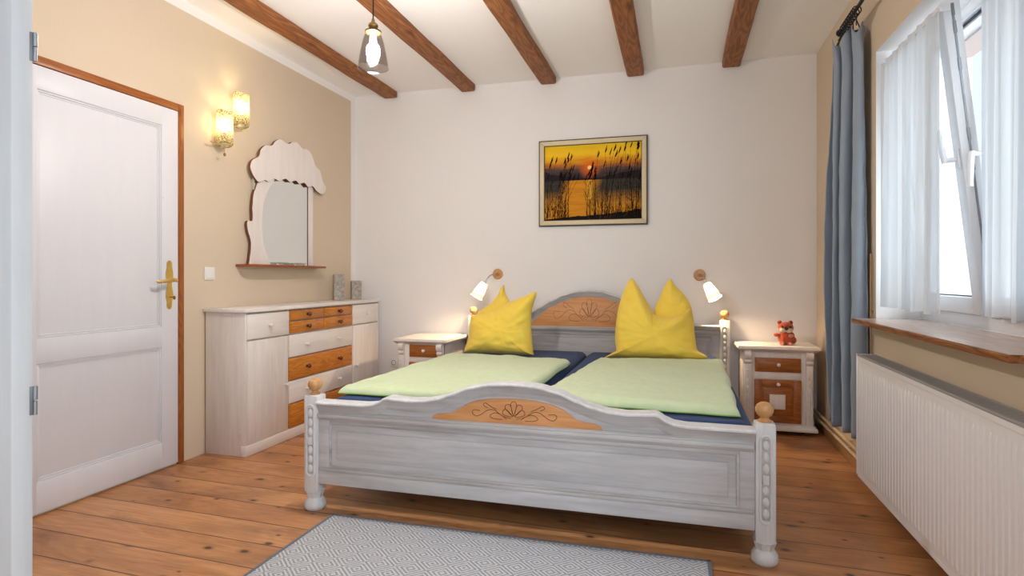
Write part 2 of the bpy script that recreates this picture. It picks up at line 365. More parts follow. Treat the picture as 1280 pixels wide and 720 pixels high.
# ------------------------------------------------------------------ mesh helpers
def BM(): return bmesh.new()
def add_bm(dst, src):
    me = bpy.data.meshes.new('tmp'); src.to_mesh(me); src.free(); dst.from_mesh(me); bpy.data.meshes.remove(me)
def box(bm, x0, x1, y0, y1, z0, z1, bev=0.0, seg=2, mi=0):
    b = bmesh.new(); bmesh.ops.create_cube(b, size=1.0)
    for v in b.verts:
        v.co = Vector(((x0 + x1) / 2 + v.co.x * (x1 - x0), (y0 + y1) / 2 + v.co.y * (y1 - y0), (z0 + z1) / 2 + v.co.z * (z1 - z0)))
    if bev > 0: bmesh.ops.bevel(b, geom=b.edges[:], offset=bev, segments=seg, profile=0.5, affect='EDGES')
    for f in b.faces: f.material_index = mi
    add_bm(bm, b); return bm
def lathe(bm, prof, c=(0, 0, 0), seg=24, mat=None, mi=0):
    """prof: list of (r, z); optional matrix turning local z"""
    rings = []; b = bmesh.new()
    for r, z in prof:
        if r < 1e-5: rings.append([b.verts.new((0, 0, z))])
        else: rings.append([b.verts.new((r * math.cos(2 * PI * i / seg), r * math.sin(2 * PI * i / seg), z)) for i in range(seg)])
    for a, d in zip(rings, rings[1:]):
        for i in range(seg):
            j = (i + 1) % seg
            if len(a) == 1 and len(d) == 1: continue
            if len(a) == 1: b.faces.new((a[0], d[j], d[i]))
            elif len(d) == 1: b.faces.new((a[i], a[j], d[0]))
            else: b.faces.new((a[i], a[j], d[j], d[i]))
    mm = Matrix.Translation(Vector(c)) @ (mat.to_4x4() if mat else Matrix())
    for v in b.verts: v.co = mm @ v.co
    for f in b.faces: f.material_index = mi
    bmesh.ops.recalc_face_normals(b, faces=b.faces[:])
    add_bm(bm, b); return bm
def aim(d): return Vector((0, 0, 1)).rotation_difference(Vector(d).normalized()).to_matrix()
def tube(bm, pts, r, seg=10, closed=False, mi=0):
    b = bmesh.new(); pts = [Vector(p) for p in pts]; n = len(pts); rings = []
    up = None
    for i, p in enumerate(pts):
        if closed: d = pts[(i + 1) % n] - pts[i - 1]
        else: d = pts[min(i + 1, n - 1)] - pts[max(i - 1, 0)]
        d.normalize()
        if up is None: up = d.orthogonal().normalized()
        up = (up - d * up.dot(d)).normalized(); w = d.cross(up)
        rr = r[i] if isinstance(r, (list, tuple)) else r
        rings.append([b.verts.new(p + (up * math.cos(2 * PI * k / seg) + w * math.sin(2 * PI * k / seg)) * rr) for k in range(seg)])
    for i in range(n if closed else n - 1):
        a, d = rings[i], rings[(i + 1) % n]
        for k in range(seg):
            j = (k + 1) % seg; b.faces.new((a[k], a[j], d[j], d[k]))
    if not closed:
        b.faces.new(rings[0][::-1]); b.faces.new(rings[-1])
    for f in b.faces: f.material_index = mi
    bmesh.ops.recalc_face_normals(b, faces=b.faces[:])
    add_bm(bm, b); return bm
def ball(bm, c, r, sc_=(1, 1, 1), seg=20, mi=0):
    b = bmesh.new(); bmesh.ops.create_uvsphere(b, u_segments=seg, v_segments=seg // 2 + 2, radius=r)
    for v in b.verts: v.co = Vector((v.co.x * sc_[0], v.co.y * sc_[1], v.co.z * sc_[2])) + Vector(c)
    for f in b.faces: f.material_index = mi
    add_bm(bm, b); return bm
def prism(bm, poly, to3, d0, d1, bev=0.0, mi=0, mi_side=None):
    """poly: 2D outline; to3(a, b, d) -> 3D; extruded from d0 (back) to d1 (front)"""
    b = bmesh.new(); n = len(poly)
    lo = [b.verts.new(to3(p[0], p[1], d0)) for p in poly]; hi = [b.verts.new(to3(p[0], p[1], d1)) for p in poly]
    f0 = b.faces.new(lo[::-1]); f1 = b.faces.new(hi)
    sides = [b.faces.new((lo[i], lo[(i + 1) % n], hi[(i + 1) % n], hi[i])) for i in range(n)]
    for f in (f0, f1): f.material_index = mi
    for f in sides: f.material_index = mi if mi_side is None else mi_side
    if bev: bmesh.ops.bevel(b, geom=list(f1.edges), offset=bev, segments=2, profile=0.5, affect='EDGES', material=mi)
    bmesh.ops.recalc_face_normals(b, faces=b.faces[:])
    bmesh.ops.triangulate(b, faces=[f for f in b.faces if len(f.verts) > 4])
    add_bm(bm, b); return bm
def sweep_x(bm, xs, f, prof, mi=0):
    """closed profile of (down, y) carried along the curve z = f(x)"""
    b = bmesh.new(); rows = [[b.verts.new((x, y, f(x) - d)) for d, y in prof] for x in xs]
    m = len(prof)
    for a, c in zip(rows, rows[1:]):
        for k in range(m): b.faces.new((a[k], a[(k + 1) % m], c[(k + 1) % m], c[k]))
    b.faces.new(rows[0]); b.faces.new(rows[-1][::-1])
    for q in b.faces: q.material_index = mi
    bmesh.ops.recalc_face_normals(b, faces=b.faces[:])
    add_bm(bm, b); return bm
def interp(tab, x):
    x = max(tab[0][0], min(tab[-1][0], x))
    for (a, p), (b, q) in zip(tab, tab[1:]):
        if x <= b:
            s = (x - a) / (b - a); s = s * s * (3 - 2 * s) * 0.5 + s * 0.5
            return p + (q - p) * s
    return tab[-1][1]
def catmull(pts, closed=True, sub=6):
    out = []; n = len(pts)
    for i in range(n if closed else n - 1):
        g = lambda k: Vector(pts[k % n]) if closed else Vector(pts[max(0, min(n - 1, k))])
        p0, p1, p2, p3 = g(i - 1), g(i), g(i + 1), g(i + 2)
        for s in range(sub):
            u = s / sub
            out.append(tuple(0.5 * ((2 * p1) + (p2 - p0) * u + (2 * p0 - 5 * p1 + 4 * p2 - p3) * u * u + (3 * p1 - p0 - 3 * p2 + p3) * u ** 3)))
    if not closed: out.append(tuple(pts[-1]))
    return out

def root_loc(o):
    while o.parent is not None: o = o.parent
    return o.location.copy()
def obj(name, bm, mats, parent=None, origin=None, smooth=35):
    """one mesh object; geometry is given in room coordinates"""
    org = root_loc(parent) if parent else Vector(origin or (0, 0, 0))
    for v in bm.verts: v.co -= org
    me = bpy.data.meshes.new(name); bm.to_mesh(me); bm.free()
    for m in (mats if isinstance(mats, (list, tuple)) else [mats]): me.materials.append(M[m] if isinstance(m, str) else m)
    if smooth:
        me.shade_smooth()
        me.set_sharp_from_angle(angle=math.radians(smooth))
    o = bpy.data.objects.new(name, me); COL.objects.link(o)
    if parent: o.parent = parent
    else: o.location = org
    return o
def tag(o, label, cat, group=None, kind=None):
    o['label'] = label; o['category'] = cat
    if group: o['group'] = group
    if kind: o['kind'] = kind
    return o
def thing(name, loc, label, cat, group=None):
    o = bpy.data.objects.new(name, None); o.empty_display_size = 0.1; o.location = loc; COL.objects.link(o)
    return tag(o, label, cat, group)
def struct(name, bm, mats, parent=None, smooth=35):
    o = obj(name, bm, mats, parent, smooth=smooth)
    if parent is None: o['kind'] = 'structure'
    return o
def struct_root(name, loc):
    o = bpy.data.objects.new(name, None); o.location = loc; COL.objects.link(o); o['kind'] = 'structure'; return o

# ------------------------------------------------------------------ room shell
T = 0.15
struct('floor', box(BM(), XL - T, 1.375, YF - T, YB + T, -0.12, 0.0), 'floor')
struct('ceiling', box(BM(), XL - T, 1.375, YF - T, YB + T, ZC, ZC + 0.15), 'ceiling')
struct('wall_back', box(BM(), XL - T, 1.375, YB, YB + T, 0, ZC), 'white_wall')
struct('wall_left', box(BM(), XL - T, XL, YF - T, YB, 0, ZC), 'beige')
WY0, WY1, WZ0, WZ1, XO = 2.00, 3.39, 0.843, 2.23, 1.375
b = BM()
SY0, SY1, SZ0, SZ1 = -1.15, 1.35, 0.70, 2.35                                # unseen window added beside the camera to fill the room with daylight
box(b, XR, XO, YF, SY0, 0, ZC); box(b, XR, XO, SY1, WY0, 0, ZC); box(b, XR, XO, SY0, SY1, 0, SZ0); box(b, XR, XO, SY0, SY1, SZ1, ZC)
box(b, XR, XO, WY1, YB, 0, ZC)
box(b, XR, XO, WY0, WY1, 0, WZ0); box(b, XR, XO, WY0, WY1, WZ1, ZC)
for f in b.faces:
    f.material_index = 1 if f.calc_center_median().x > XR + 0.01 else 0
box(b, 1.256, XO, WY0, WY1, 2.140, WZ1, mi=2); box(b, 1.256, XO, 3.318, WY1, WZ0, WZ1, mi=2); box(b, 1.256, XO, WY0, 2.07, WZ0, WZ1, mi=2)
struct('wall_right', b, ['beige_plain', 'reveal', 'lilac'])
FX0, FX1, FZ0, FZ1 = -0.75, 0.65, 0.75, 2.35        # window added behind the camera, out of view, for fill light
b = BM()
box(b, XL, FX0, YF - T, YF, 0, ZC); box(b, FX1, XO, YF - T, YF, 0, ZC)
box(b, FX0, FX1, YF - T, YF, 0, FZ0); box(b, FX0, FX1, YF - T, YF, FZ1, ZC)
struct('wall_front', b, 'white_wall')
w2 = struct_root('added_window_3', ((FX0 + FX1) / 2, YF - 0.1, FZ0))
b = BM()
for x in (FX0, (FX0 + FX1) / 2 - .03, FX1 - 0.06): box(b, x, x + 0.06, YF - 0.12, YF - 0.06, FZ0, FZ1, 0.004)
for z in (FZ0, FZ1 - 0.06): box(b, FX0, FX1, YF - 0.119, YF - 0.061, z, z + 0.06, 0.004)
obj('window_frame', b, 'pvc', w2)
obj('pane', box(BM(), FX0 + 0.03, FX1 - 0.03, YF - 0.095, YF - 0.085, FZ0 + 0.03, FZ1 - 0.03), 'pane', w2)
w3 = struct_root('added_window_2', (1.2, (SY0 + SY1) / 2, SZ0))
b = BM()
for y in (SY0, (SY0 + SY1) / 2 - .03, SY1 - .06): box(b, 1.18, 1.25, y, y + .06, SZ0, SZ1, .004)
for z in (SZ0, SZ1 - .06): box(b, 1.181, 1.249, SY0, SY1, z, z + .06, .004)
obj('window_frame', b, 'pvc', w3)
obj('pane', box(BM(), 1.21, 1.216, SY0 + .03, SY1 - .03, SZ0 + .03, SZ1 - .03), 'pane', w3)

# baseboard and pipes along the window wall
b = BM(); box(b, XR - 0.016, XR, YF, YB, 0.0, 0.055, 0.003); box(b, XR - 0.010, XR, YF, YB, 0.055, 0.066, 0.003)
struct('baseboard_right', b, 'baseboard')
for k, (dx, z, lab) in enumerate(((0.034, 0.092, 'lower of the two cream heating pipes above the baseboard under the radiator'),
                                  (0.030, 0.128, 'upper of the two cream heating pipes above the baseboard under the radiator'))):
    t = thing('heating_pipe', (XR - dx, 1.5, z), lab, 'pipe', 'heating pipes along the window wall')
    obj('pipe', tube(BM(), [(XR - dx, YF + .02, z), (XR - dx, 4.68, z)], 0.010, 12), 'pipe', t)
    for y in (0.2, 1.4, 2.6, 3.8):
        obj('wall_mount', tube(BM(), [(XR - dx + .008, y, z), (XR - .001, y, z)], 0.004, 8), 'pipe', t)
t = thing('heating_pipe', (0.972, 3.432, 0.0), 'thin upright copper pipe between the blue curtain and the window recess', 'pipe', 'heating pipes along the window wall')
obj('pipe', tube(BM(), [(0.973, 3.432, 0.0), (0.973, 3.432, 1.20)], 0.0045, 12), 'copper', t)
obj('wall_mount', tube(BM(), [(0.977, 3.432, 0.9), (XR - .001, 3.432, 0.9)], 0.004, 8), 'copper', t)

# ------------------------------------------------------------------ ceiling beams
BX = [(-2.415, 'brown ceiling beam closest to the beige wall with the door'),
      (-1.692, 'brown ceiling beam passing just behind the hanging glass pendant lamp'),
      (-1.000, 'brown ceiling beam ending above the left edge of the sunset painting'),
      (-0.306, 'brown ceiling beam ending above the right edge of the sunset painting'),
      (0.395, 'brown ceiling beam closest to the window wall and blue curtain')]
for k, (xc, lab) in enumerate(BX):
    b = BM(); ny = 90; prof = []
    hw, ch = 0.064, 0.010
    base = [(-hw, 0.052), (-hw, ch), (-hw + ch, 0), (hw - ch, 0), (hw, ch), (hw, 0.052)]
    rows = []
    for i in range(ny + 1):
        y = YF + (4.672 - YF) * i / ny; row = []
        for q, (x, z) in enumerate(base):
            n1 = noise.noise(Vector((k * 9.1 + (q > 2) * 5, y * 1.5, 0.3))) * 0.007 + noise.noise(Vector((k * 3.3 + q, y * 6, 4))) * 0.0025
            n2 = noise.noise(Vector((k * 7.7 + q * .6, y * 2.2, 9.3))) * 0.004 if z < 0.03 else 0
            row.append(b.verts.new((xc + x + n1, y, ZC - 0.052 + z + n2)))
        rows.append(row)
    for a, c in zip(rows, rows[1:]):
        for q in range(5): b.faces.new((a[q], a[q + 1], c[q + 1], c[q]))
        b.faces.new((a[5], a[0], c[0], c[5]))
    b.faces.new(rows[0]); b.faces.new(rows[-1][::-1])
    bmesh.ops.recalc_face_normals(b, faces=b.faces[:])
    o = obj('ceiling_beam', b, 'beam', origin=(xc, 1.7, ZC - 0.052), smooth=25)
    tag(o, lab, 'beam', 'brown ceiling beams', 'thing')

# ------------------------------------------------------------------ door in the left wall
d1 = struct_root('door_1', (XL, 2.3, 0))
DY0, DY1, DZ = 1.855, 2.738, 2.035
xw = XL
b = BM()
for w_, t_k in ((0.044, 0.014), (0.026, 0.020)):
    box(b, xw, xw + t_k, DY1, DY1 + w_, 0, DZ + w_, 0.003)
    box(b, xw, xw + t_k, DY0 - w_, DY0, 0, DZ + w_, 0.003)
obj('side_trim', b, 'trim_wood_z', d1)
b = BM()
for w_, t_k in ((0.044, 0.014), (0.026, 0.020)): box(b, xw, xw + t_k - 0.0005, DY0, DY1, DZ, DZ + w_, 0.003)
obj('head_trim', b, 'trim_wood_y', d1)
b = BM(); box(b, xw, xw + 0.006, DY0 + .003, DY1 - .003, 0.012, DZ - .003, 0.0015)
def door_panel(y0, y1, z0, z1):
    for i, (o_, h_) in enumerate(((0.0, 0.013), (0.010, 0.010), (0.020, 0.0085))):
        pass
stl = [(DY0 + .003, DY0 + .105, 0.012, DZ - .003), (DY1 - 0.115, DY1 - .003, 0.012, DZ - .003)]
for r_ in stl: box(b, xw + .004, xw + 0.018, *r_, 0.003)
for z0, z1 in ((0.012, 0.155), (0.686, 0.802), (1.925, DZ - .003)): box(b, xw + .004, xw + 0.0178, DY0 + .10, DY1 - .11, z0, z1, 0.003)
for z0, z1 in ((0.155, 0.686), (0.802, 1.925)):
    y0, y1 = DY0 + .105, DY1 - .115
    for k, (o_, h_) in enumerate(((0.0, 0.0140), (0.009, 0.0100))):
        w_ = 0.009
        box(b, xw + .004, xw + h_, y0 + o_, y0 + o_ + w_, z0 + o_, z1 - o_, 0.003); box(b, xw + .004, xw + h_, y1 - o_ - w_, y1 - o_, z0 + o_, z1 - o_, 0.003)
        box(b, xw + .004, xw + h_ - .0003, y0 + o_, y1 - o_, z0 + o_, z0 + o_ + w_, 0.003); box(b, xw + .004, xw + h_ - .0003, y0 + o_, y1 - o_, z1 - o_ - w_, z1 - o_, 0.003)
obj('door_leaf', b, 'door_white', d1)
hy = 2.672
pl = [(0, .137), (.016, .13), (.022, .115), (.018, .10), (.024, .085), (.030, .06), (.024, .03), (.016, 0), (.024, -.03), (.030, -.06), (.024, -.085), (.017, -.10), (.021, -.118), (.014, -.133), (0, -.138)]
out = catmull(pl + [(-a, z) for a, z in pl[-2:0:-1]], True, 3)
b = BM(); prism(b, out, lambda a, z, d: (xw + d, hy + a * .84, 1.035 + z), 0.018, 0.023, 0.0015)
hp = obj('handle_plate', b, 'brass', d1)
b = BM(); lathe(b, [(0.0, 0), (.014, 0), (.015, .006), (.009, .012), (.008, .045), (.011, .05), (0, .052)], (xw + .022, hy, 1.06), 16, aim((1, 0, 0)))
tube(b, catmull([(xw + .068, hy + .004, 1.06), (xw + .072, hy - .03, 1.064), (xw + .070, hy - .07, 1.056), (xw + .066, hy - .105, 1.052), (xw + .060, hy - .118, 1.058)], False, 5),
     [.009] * 4 + [.010] * 8 + [.008] * 9, 12)
obj('lever', b, 'brass', hp)
b = BM(); tube(b, [(xw + .022, hy, .965), (xw + .046, hy, .965)], .003, 8)
lathe(b, [(0, -.002), (.011, -.002), (.011, .002), (0, .002)], (xw + .055, hy, .962), 14, aim((0.3, 1, 0)))
obj('key', b, 'old_brass', hp)

# ------------------------------------------------------------------ open door leaf close to the camera
d2 = struct_root('door_2', (-1.65, 0.87, 0))
ex, ey = -1.262, 0.847
b = BM(); box(b, ex - 0.80, ex, ey, ey + 0.0405, 0.012, 2.02, 0.0015)
for z0, z1 in ((0.20, 0.80), (0.98, 1.86)):
    for k in range(2): box(b, ex - .68 + k * .012, ex - .12 - k * .012, ey - 0.004 + k * .001, ey + 0.005, z0 + k * .012, z1 - k * .012, 0.003)
obj('door_leaf', b, 'leaf_white', d2)
for zc in (1.548, 0.828):
    b = BM(); tube(b, [(ex + .004, ey + .0425, zc - .029), (ex + .004, ey + .0425, zc - .0015)], 0.0036, 12)
    tube(b, [(ex + .004, ey + .0425, zc + .0015), (ex + .004, ey + .0425, zc + .029)], 0.0042, 12)
    box(b, ex - .0005, ex + .0025, ey + .034, ey + .0425, zc - .029, zc + .029, 0.0006)
    obj('hinge', b, 'steel_dull', d2)

# ------------------------------------------------------------------ window in the right wall
w1 = struct_root('window_1', (1.2, 2.7, 0.868))
fx0, fx1 = 1.18, 1.25
b = BM()
box(b, fx0, fx1, WY0, WY0 + .055, 0.868, WZ1, .004); box(b, fx0, fx1, WY1 - .055, WY1, 0.868, WZ1, .004)
box(b, fx0 - .0008, fx1, WY0, WY1, 0.868, 0.925, .004); box(b, fx0 - .0008, fx1, WY0, WY1, 2.175, WZ1, .004)
box(b, fx0 + .022, fx1 + .01, WY0 + .05, WY1 - .05, 2.150, 2.18, .003); box(b, fx0 + .022, fx1 + .01, WY1 - .075, WY1 - .05, .92, 2.16, .003)
box(b, fx0 + .022, fx1 + .01, WY0 + .05, WY1 - .05, .92, .945, .003)
fr = obj('window_frame', b, 'pvc', w1)
obj('gasket', box(box(BM(), fx0 + .014, fx0 + .0215, WY0 + .05, WY1 - .05, 2.160, 2.168), fx0 + .014, fx0 + .0215, WY1 - .064, WY1 - .056, .93, 2.165), 'dark_hole', fr)
def make_sash(name, y0, y1, ang, handle_y, up):
    """sash hinged along its bottom edge; leans into the room by ang"""
    z0, z1, sw, th = 0.928, 2.185, 0.070, 0.062
    P = Vector((1.168, 0, z0)); rot = Matrix.Rotation(-ang, 3, 'Y')
    def tilt(bm):
        for v in bm.verts: v.co = P + rot @ (v.co - P)
        return bm
    x0 = 1.150 if ang == 0 else 1.155
    x1 = x0 + th
    b = BM()
    box(b, x0, x1, y0, y0 + sw, z0, z1, .005); box(b, x0, x1, y1 - sw, y1, z0, z1, .005)
    box(b, x0 + .0004, x1, y0 + .01, y1 - .01, z0, z0 + sw, .005); box(b, x0 + .0004, x1, y0 + .01, y1 - .01, z1 - sw, z1, .005)
    s = obj(name, tilt(b), 'pvc', w1)
    b = BM(); box(b, x0 + .025, x0 + .031, y0 + sw - .008, y1 - sw + .008, z0 + sw - .008, z1 - sw + .008)
    obj('pane', tilt(b), 'pane', s)
    b = BM()
    g = .004
    for a_ in ((y0 + sw, y1 - sw, z0 + sw, z0 + sw + g), (y0 + sw, y1 - sw, z1 - sw - g, z1 - sw), (y0 + sw, y0 + sw + g, z0 + sw, z1 - sw), (y1 - sw - g, y1 - sw, z0 + sw, z1 - sw)):
        box(b, x0 + .018, x0 + .026, *a_)
    obj('glazing_gasket', tilt(b), 'dark_hole', s)
    if ang:
        b = BM(); box(b, x0 + .029, x0 + .037, y0 - .002, y0 + .002, z0 + .05, z1 - .03, .0008, 1)
        for z in (1.0, 1.5, 1.62, 1.9, 2.05, 2.12): box(b, x0 + .028, x0 + .039, y0 - .004, y0 + .002, z, z + .05, .001, 1)
        obj('lock_strip', tilt(b), 'steel_dull', s)
    hz = 1.555
    b = BM(); box(b, x0 - .010, x0 + .001, handle_y - .015, handle_y + .015, hz - .040, hz + .040, .004)
    tube(b, [(x0 - .008, handle_y, hz), (x0 - .052, handle_y, hz)], .0095, 12)
    sgn = 1 if up else -1
    tube(b, [(x0 - .050, handle_y, hz - sgn * .010), (x0 - .053, handle_y, hz + sgn * .03), (x0 - .054, handle_y, hz + sgn * .125)], [.0105, .011, .0095], 12)
    obj('handle', tilt(b), 'pvc', s)
    return s
YM = 2.695
make_sash('tilted_sash', YM + .012, WY1 - .035, math.radians(6.3), YM + .038, True)
make_sash('closed_sash', WY0 + .035, YM - .002, 0.0, YM - .035, False)
# wooden sill board
b = BM(); n = 60
rows = []
for i in range(n + 1):
    y = 1.90 + (3.372 - 1.90) * i / n
    e = 0.868 + noise.noise(Vector((y * 4, 1.2, 0))) * .005 + noise.noise(Vector((y * 15, 3, 0))) * .002
    rows.append([b.verts.new(p) for p in ((e + .004, y, .868), (e, y, .862), (e + .004, y, .8445), (1.182, y, .8445), (1.182, y, .868))])
for a, c in zip(rows, rows[1:]):
    for q in range(5):
        f = b.faces.new((a[q], a[(q + 1) % 5], c[(q + 1) % 5], c[q])); f.material_index = 1 if q in (0, 1) else 0
for rw in (rows[0], rows[-1]): b.faces.new(rw).material_index = 1
bmesh.ops.recalc_face_normals(b, faces=b.faces[:])
obj('sill_board', b, ['sill', 'sill_edge'], w1)

# ------------------------------------------------------------------ radiator
rx, ry0, ry1, rz0, rz1 = 0.843, 1.42, 3.195, 0.112, 0.706
rad = thing('radiator', (0.90, 2.3, rz0), 'white ribbed panel radiator on the wall under the wooden window sill', 'radiator')
b = BM(); ny = 53 * 12; nz_ = [rz0 + .018, rz0 + .040, rz0 + .046, rz0 + .060, rz1 - .080, rz1 - .060, rz1 - .052, rz1 - .030]
pitch = 0.0335
def ribd(y, z):
    ph = ((y - ry0 - .02) / pitch) % 1.0
    if y < ry0 + .03 or y > ry1 - .03: return 0
    k = 1.0 if ph < .42 else (1 - (ph - .42) / .10 if ph < .52 else (0 if ph < .90 else (ph - .90) / .10))
    e = min(1, max(0, (z - (rz0 + .040)) / .02)) * min(1, max(0, ((rz1 - .052) - z) / .02))
    return k * .0050 * e
ys = [ry0 + (ry1 - ry0) * i / ny for i in range(ny + 1)]
grid = [[b.verts.new((rx - 0.0 + .0065 - ribd(y, z), y, z)) for z in nz_] for y in ys]
for a, c in zip(grid, grid[1:]):
    for q in range(len(nz_) - 1): b.faces.new((a[q], a[q + 1], c[q + 1], c[q]))
bmesh.ops.recalc_face_normals(b, faces=b.faces[:])
if b.faces[0].normal.x > 0: bmesh.ops.reverse_faces(b, faces=b.faces[:])
box(b, rx + .0055, rx + .016, ry0, ry1, rz0, rz0 + .020, .004); box(b, rx + .0055, rx + .016, ry0, ry1, rz1 - .031, rz1 - .008, .004)
box(b, rx + .009, rx + .016, ry0 + .001, ry1 - .001, rz0 + .01, rz1 - .01)
obj('front_panel', b, 'radiator', rad, smooth=20)
b = BM(); box(b, rx + .074, rx + .084, ry0, ry1, rz0, rz1 - .008, .003); obj('rear_panel', b, 'radiator', rad)
for y0 in (ry0 - .002, ry1 - .001):
    obj('side_cover', box(BM(), rx + .001, rx + .086, y0, y0 + .003, rz0 + .01, rz1, .001), 'radiator', rad)
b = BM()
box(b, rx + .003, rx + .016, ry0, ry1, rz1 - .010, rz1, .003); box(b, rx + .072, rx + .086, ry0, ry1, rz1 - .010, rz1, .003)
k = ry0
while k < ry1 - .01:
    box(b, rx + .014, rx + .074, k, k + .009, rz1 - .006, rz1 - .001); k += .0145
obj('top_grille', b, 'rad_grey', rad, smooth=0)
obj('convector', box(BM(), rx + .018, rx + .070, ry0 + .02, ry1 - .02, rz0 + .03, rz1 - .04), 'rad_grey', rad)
for y in (1.7, 2.9): obj('wall_bracket', box(BM(), rx + .083, XR - .0015, y, y + .03, .25, .62, .002), 'radiator', rad)

# ------------------------------------------------------------------ blue curtain on its rod
rodx, rodz = 0.885, 2.445
rod = thing('curtain_rod', (rodx, 2.4, rodz), 'black iron curtain rod above the window, its end over the blue curtain', 'curtain rod')
obj('rod', tube(BM(), [(rodx, 1.3, rodz), (rodx, 3.62, rodz)], .0095, 12), 'black', rod)
b = BM(); lathe(b, [(0, 0), (.011, 0), (.013, .008), (.010, .014), (.020, .030), (.022, .042), (.014, .058), (0, .066)], (rodx, 3.615, rodz), 16, aim((0, 1, 0))); obj('finial', b, 'black', rod)
for y in (3.602, 1.6):
    b = BM(); tube(b, [(XR, y, rodz - .02), (rodx + .01, y, rodz - .02)], .007, 10); lathe(b, [(0, 0), (.026, 0), (.026, .006), (0, .008)], (XR, y, rodz - .02), 16, aim((-1, 0, 0)))
    tube(b, [(rodx + .013 * math.cos(a), y, rodz + .013 * math.sin(a) - .002) for a in [PI * k / 8 for k in range(8, 17)]], .005, 8)
    obj('bracket', b, 'black', rod)
cur = thing('curtain', (0.91, 3.6, 0.22), 'blue linen curtain gathered at the end of the black rod beside the window', 'curtain')
b = BM(); nu, nv = 150, 60
ring_pts = []
def cur_xy(u, v):
    """u along the gathered width, v 0 bottom .. 1 top"""
    px = 0.865 + (0.950 - 0.865) * u; py = 3.80 + (3.425 - 3.80) * u
    gat = 1 - 0.18 * (v ** 3)
    py = 3.60 + (py - 3.60) * gat
    ph = u * 3.0 * 2 * PI + 1.6 * noise.noise(Vector((u * 2.0, v * 1.1, 2.0)))
    A = 0.050 * (0.75 + 0.5 * noise.noise(Vector((u * 3, v * 1.5, 7)))) * (1 - .35 * v + .5 * max(0, v - .93) / .07)
    n_ = Vector((0.42, 0.09)).normalized()
    d = A * math.sin(ph) + 0.012 * math.sin(ph * 2.1 + v * 1.5)
    py2 = py + 0.020 * math.sin(2 * ph + .6)
    return min(px + n_.x * d * 1.0, 0.972), py2 + n_.y * d
grid = []
for i in range(nu + 1):
    u = i / nu; col = []
    for j in range(nv + 1):
        v = j / nv; x, y = cur_xy(u, v)
        z = 0.235 + (2.405 - 0.235) * v
        if v > .93: z += (v - .93) / .07 * (0.030 * math.cos(u * 16 * PI) - .012)
        x += 0.004 * noise.noise(Vector((x * 20, y * 20, z * 9))); y += .004 * noise.noise(Vector((x * 18 + 9, y * 18, z * 7)))
        col.append(b.verts.new((x, y, z)))
    grid.append(col)
for a, c in zip(grid, grid[1:]):
    for q in range(nv): b.faces.new((a[q], c[q], c[q + 1], a[q + 1]))
o = obj('drape', b, 'curtain', cur, smooth=180)
m_ = o.modifiers.new('s', 'SOLIDIFY'); m_.thickness = 0.003
for k in range(8):
    u = (k + .5) / 8; x, y = cur_xy(u, 1.0); yr = 3.59 - u * .26
    b = BM(); tube(b, [(rodx + .021 * math.cos(a), yr, rodz - .008 + .021 * math.sin(a)) for a in [2 * PI * q / 20 for q in range(20)]], .003, 8, True)
    tube(b, [(rodx, yr, rodz - .026), ((rodx + x) / 2, (yr + y) / 2, rodz - .034), (x, y, 2.400)], .0028, 8)
    obj('ring', b, 'black', cur)

# ------------------------------------------------------------------ sheer curtains
def sheer(name, xc, y0, y1, z0, z1, folds, seed, label, top_in):
    r = thing(name, (xc, (y0 + y1) / 2, z0), label, 'curtain', 'white sheer curtains at the window sashes')
    b = BM(); nu, nv = 220, 30; grid = []
    for i in range(nu + 1):
        u = i / nu; col = []
        for j in range(nv + 1):
            v = j / nv
            ph = u * folds * 2 * PI + 2.2 * noise.noise(Vector((u * 4, v * .5, seed)))
            a = (0.022 - .010 * v) * (0.6 + 0.9 * abs(noise.noise(Vector((u * 5, v * .4, seed + 4)))))
            x = xc + a * math.sin(ph) + a * .4 * math.sin(2.7 * ph + seed)
            y = y0 + (y1 - y0) * u + .010 * math.sin(ph * 1.3) * (1 - v)
            z = z0 + (z1 - z0) * v + (0.006 * math.sin(ph * .7) + .008 * noise.noise(Vector((u * 9, 0, seed)))) * (1 - v)
            col.append(b.verts.new((x, y, z)))
        grid.append(col)
    for a_, c in zip(grid, grid[1:]):
        for q in range(nv): b.faces.new((a_[q], c[q], c[q + 1], a_[q + 1]))
    obj('voile', b, 'sheer', r, smooth=180)
    b = BM(); tube(b, [(xc + .004, y0 - .02, z1 - .012), (xc + .004, y1 + .015, z1 - .012)], .0045, 10)
    obj('pole', b, 'pvc', r)
    for y in (y0 - .012, y1 + .008):
        obj('clip', box(BM(), xc - .002, xc + top_in, y - .006, y + .006, z1 - .026, z1 + .004, .002), 'pvc', r)
    return r
sheer('sheer_curtain', 1.000, 2.690, 3.345, 0.932, 2.150, 6.5, 1.0, 'white sheer curtain hanging from the tilted open window sash', .035)
sheer('sheer_curtain', 1.115, 2.03, 2.595, 0.932, 2.160, 6.0, 6.0, 'white sheer curtain on the closed window sash above the radiator', .037)

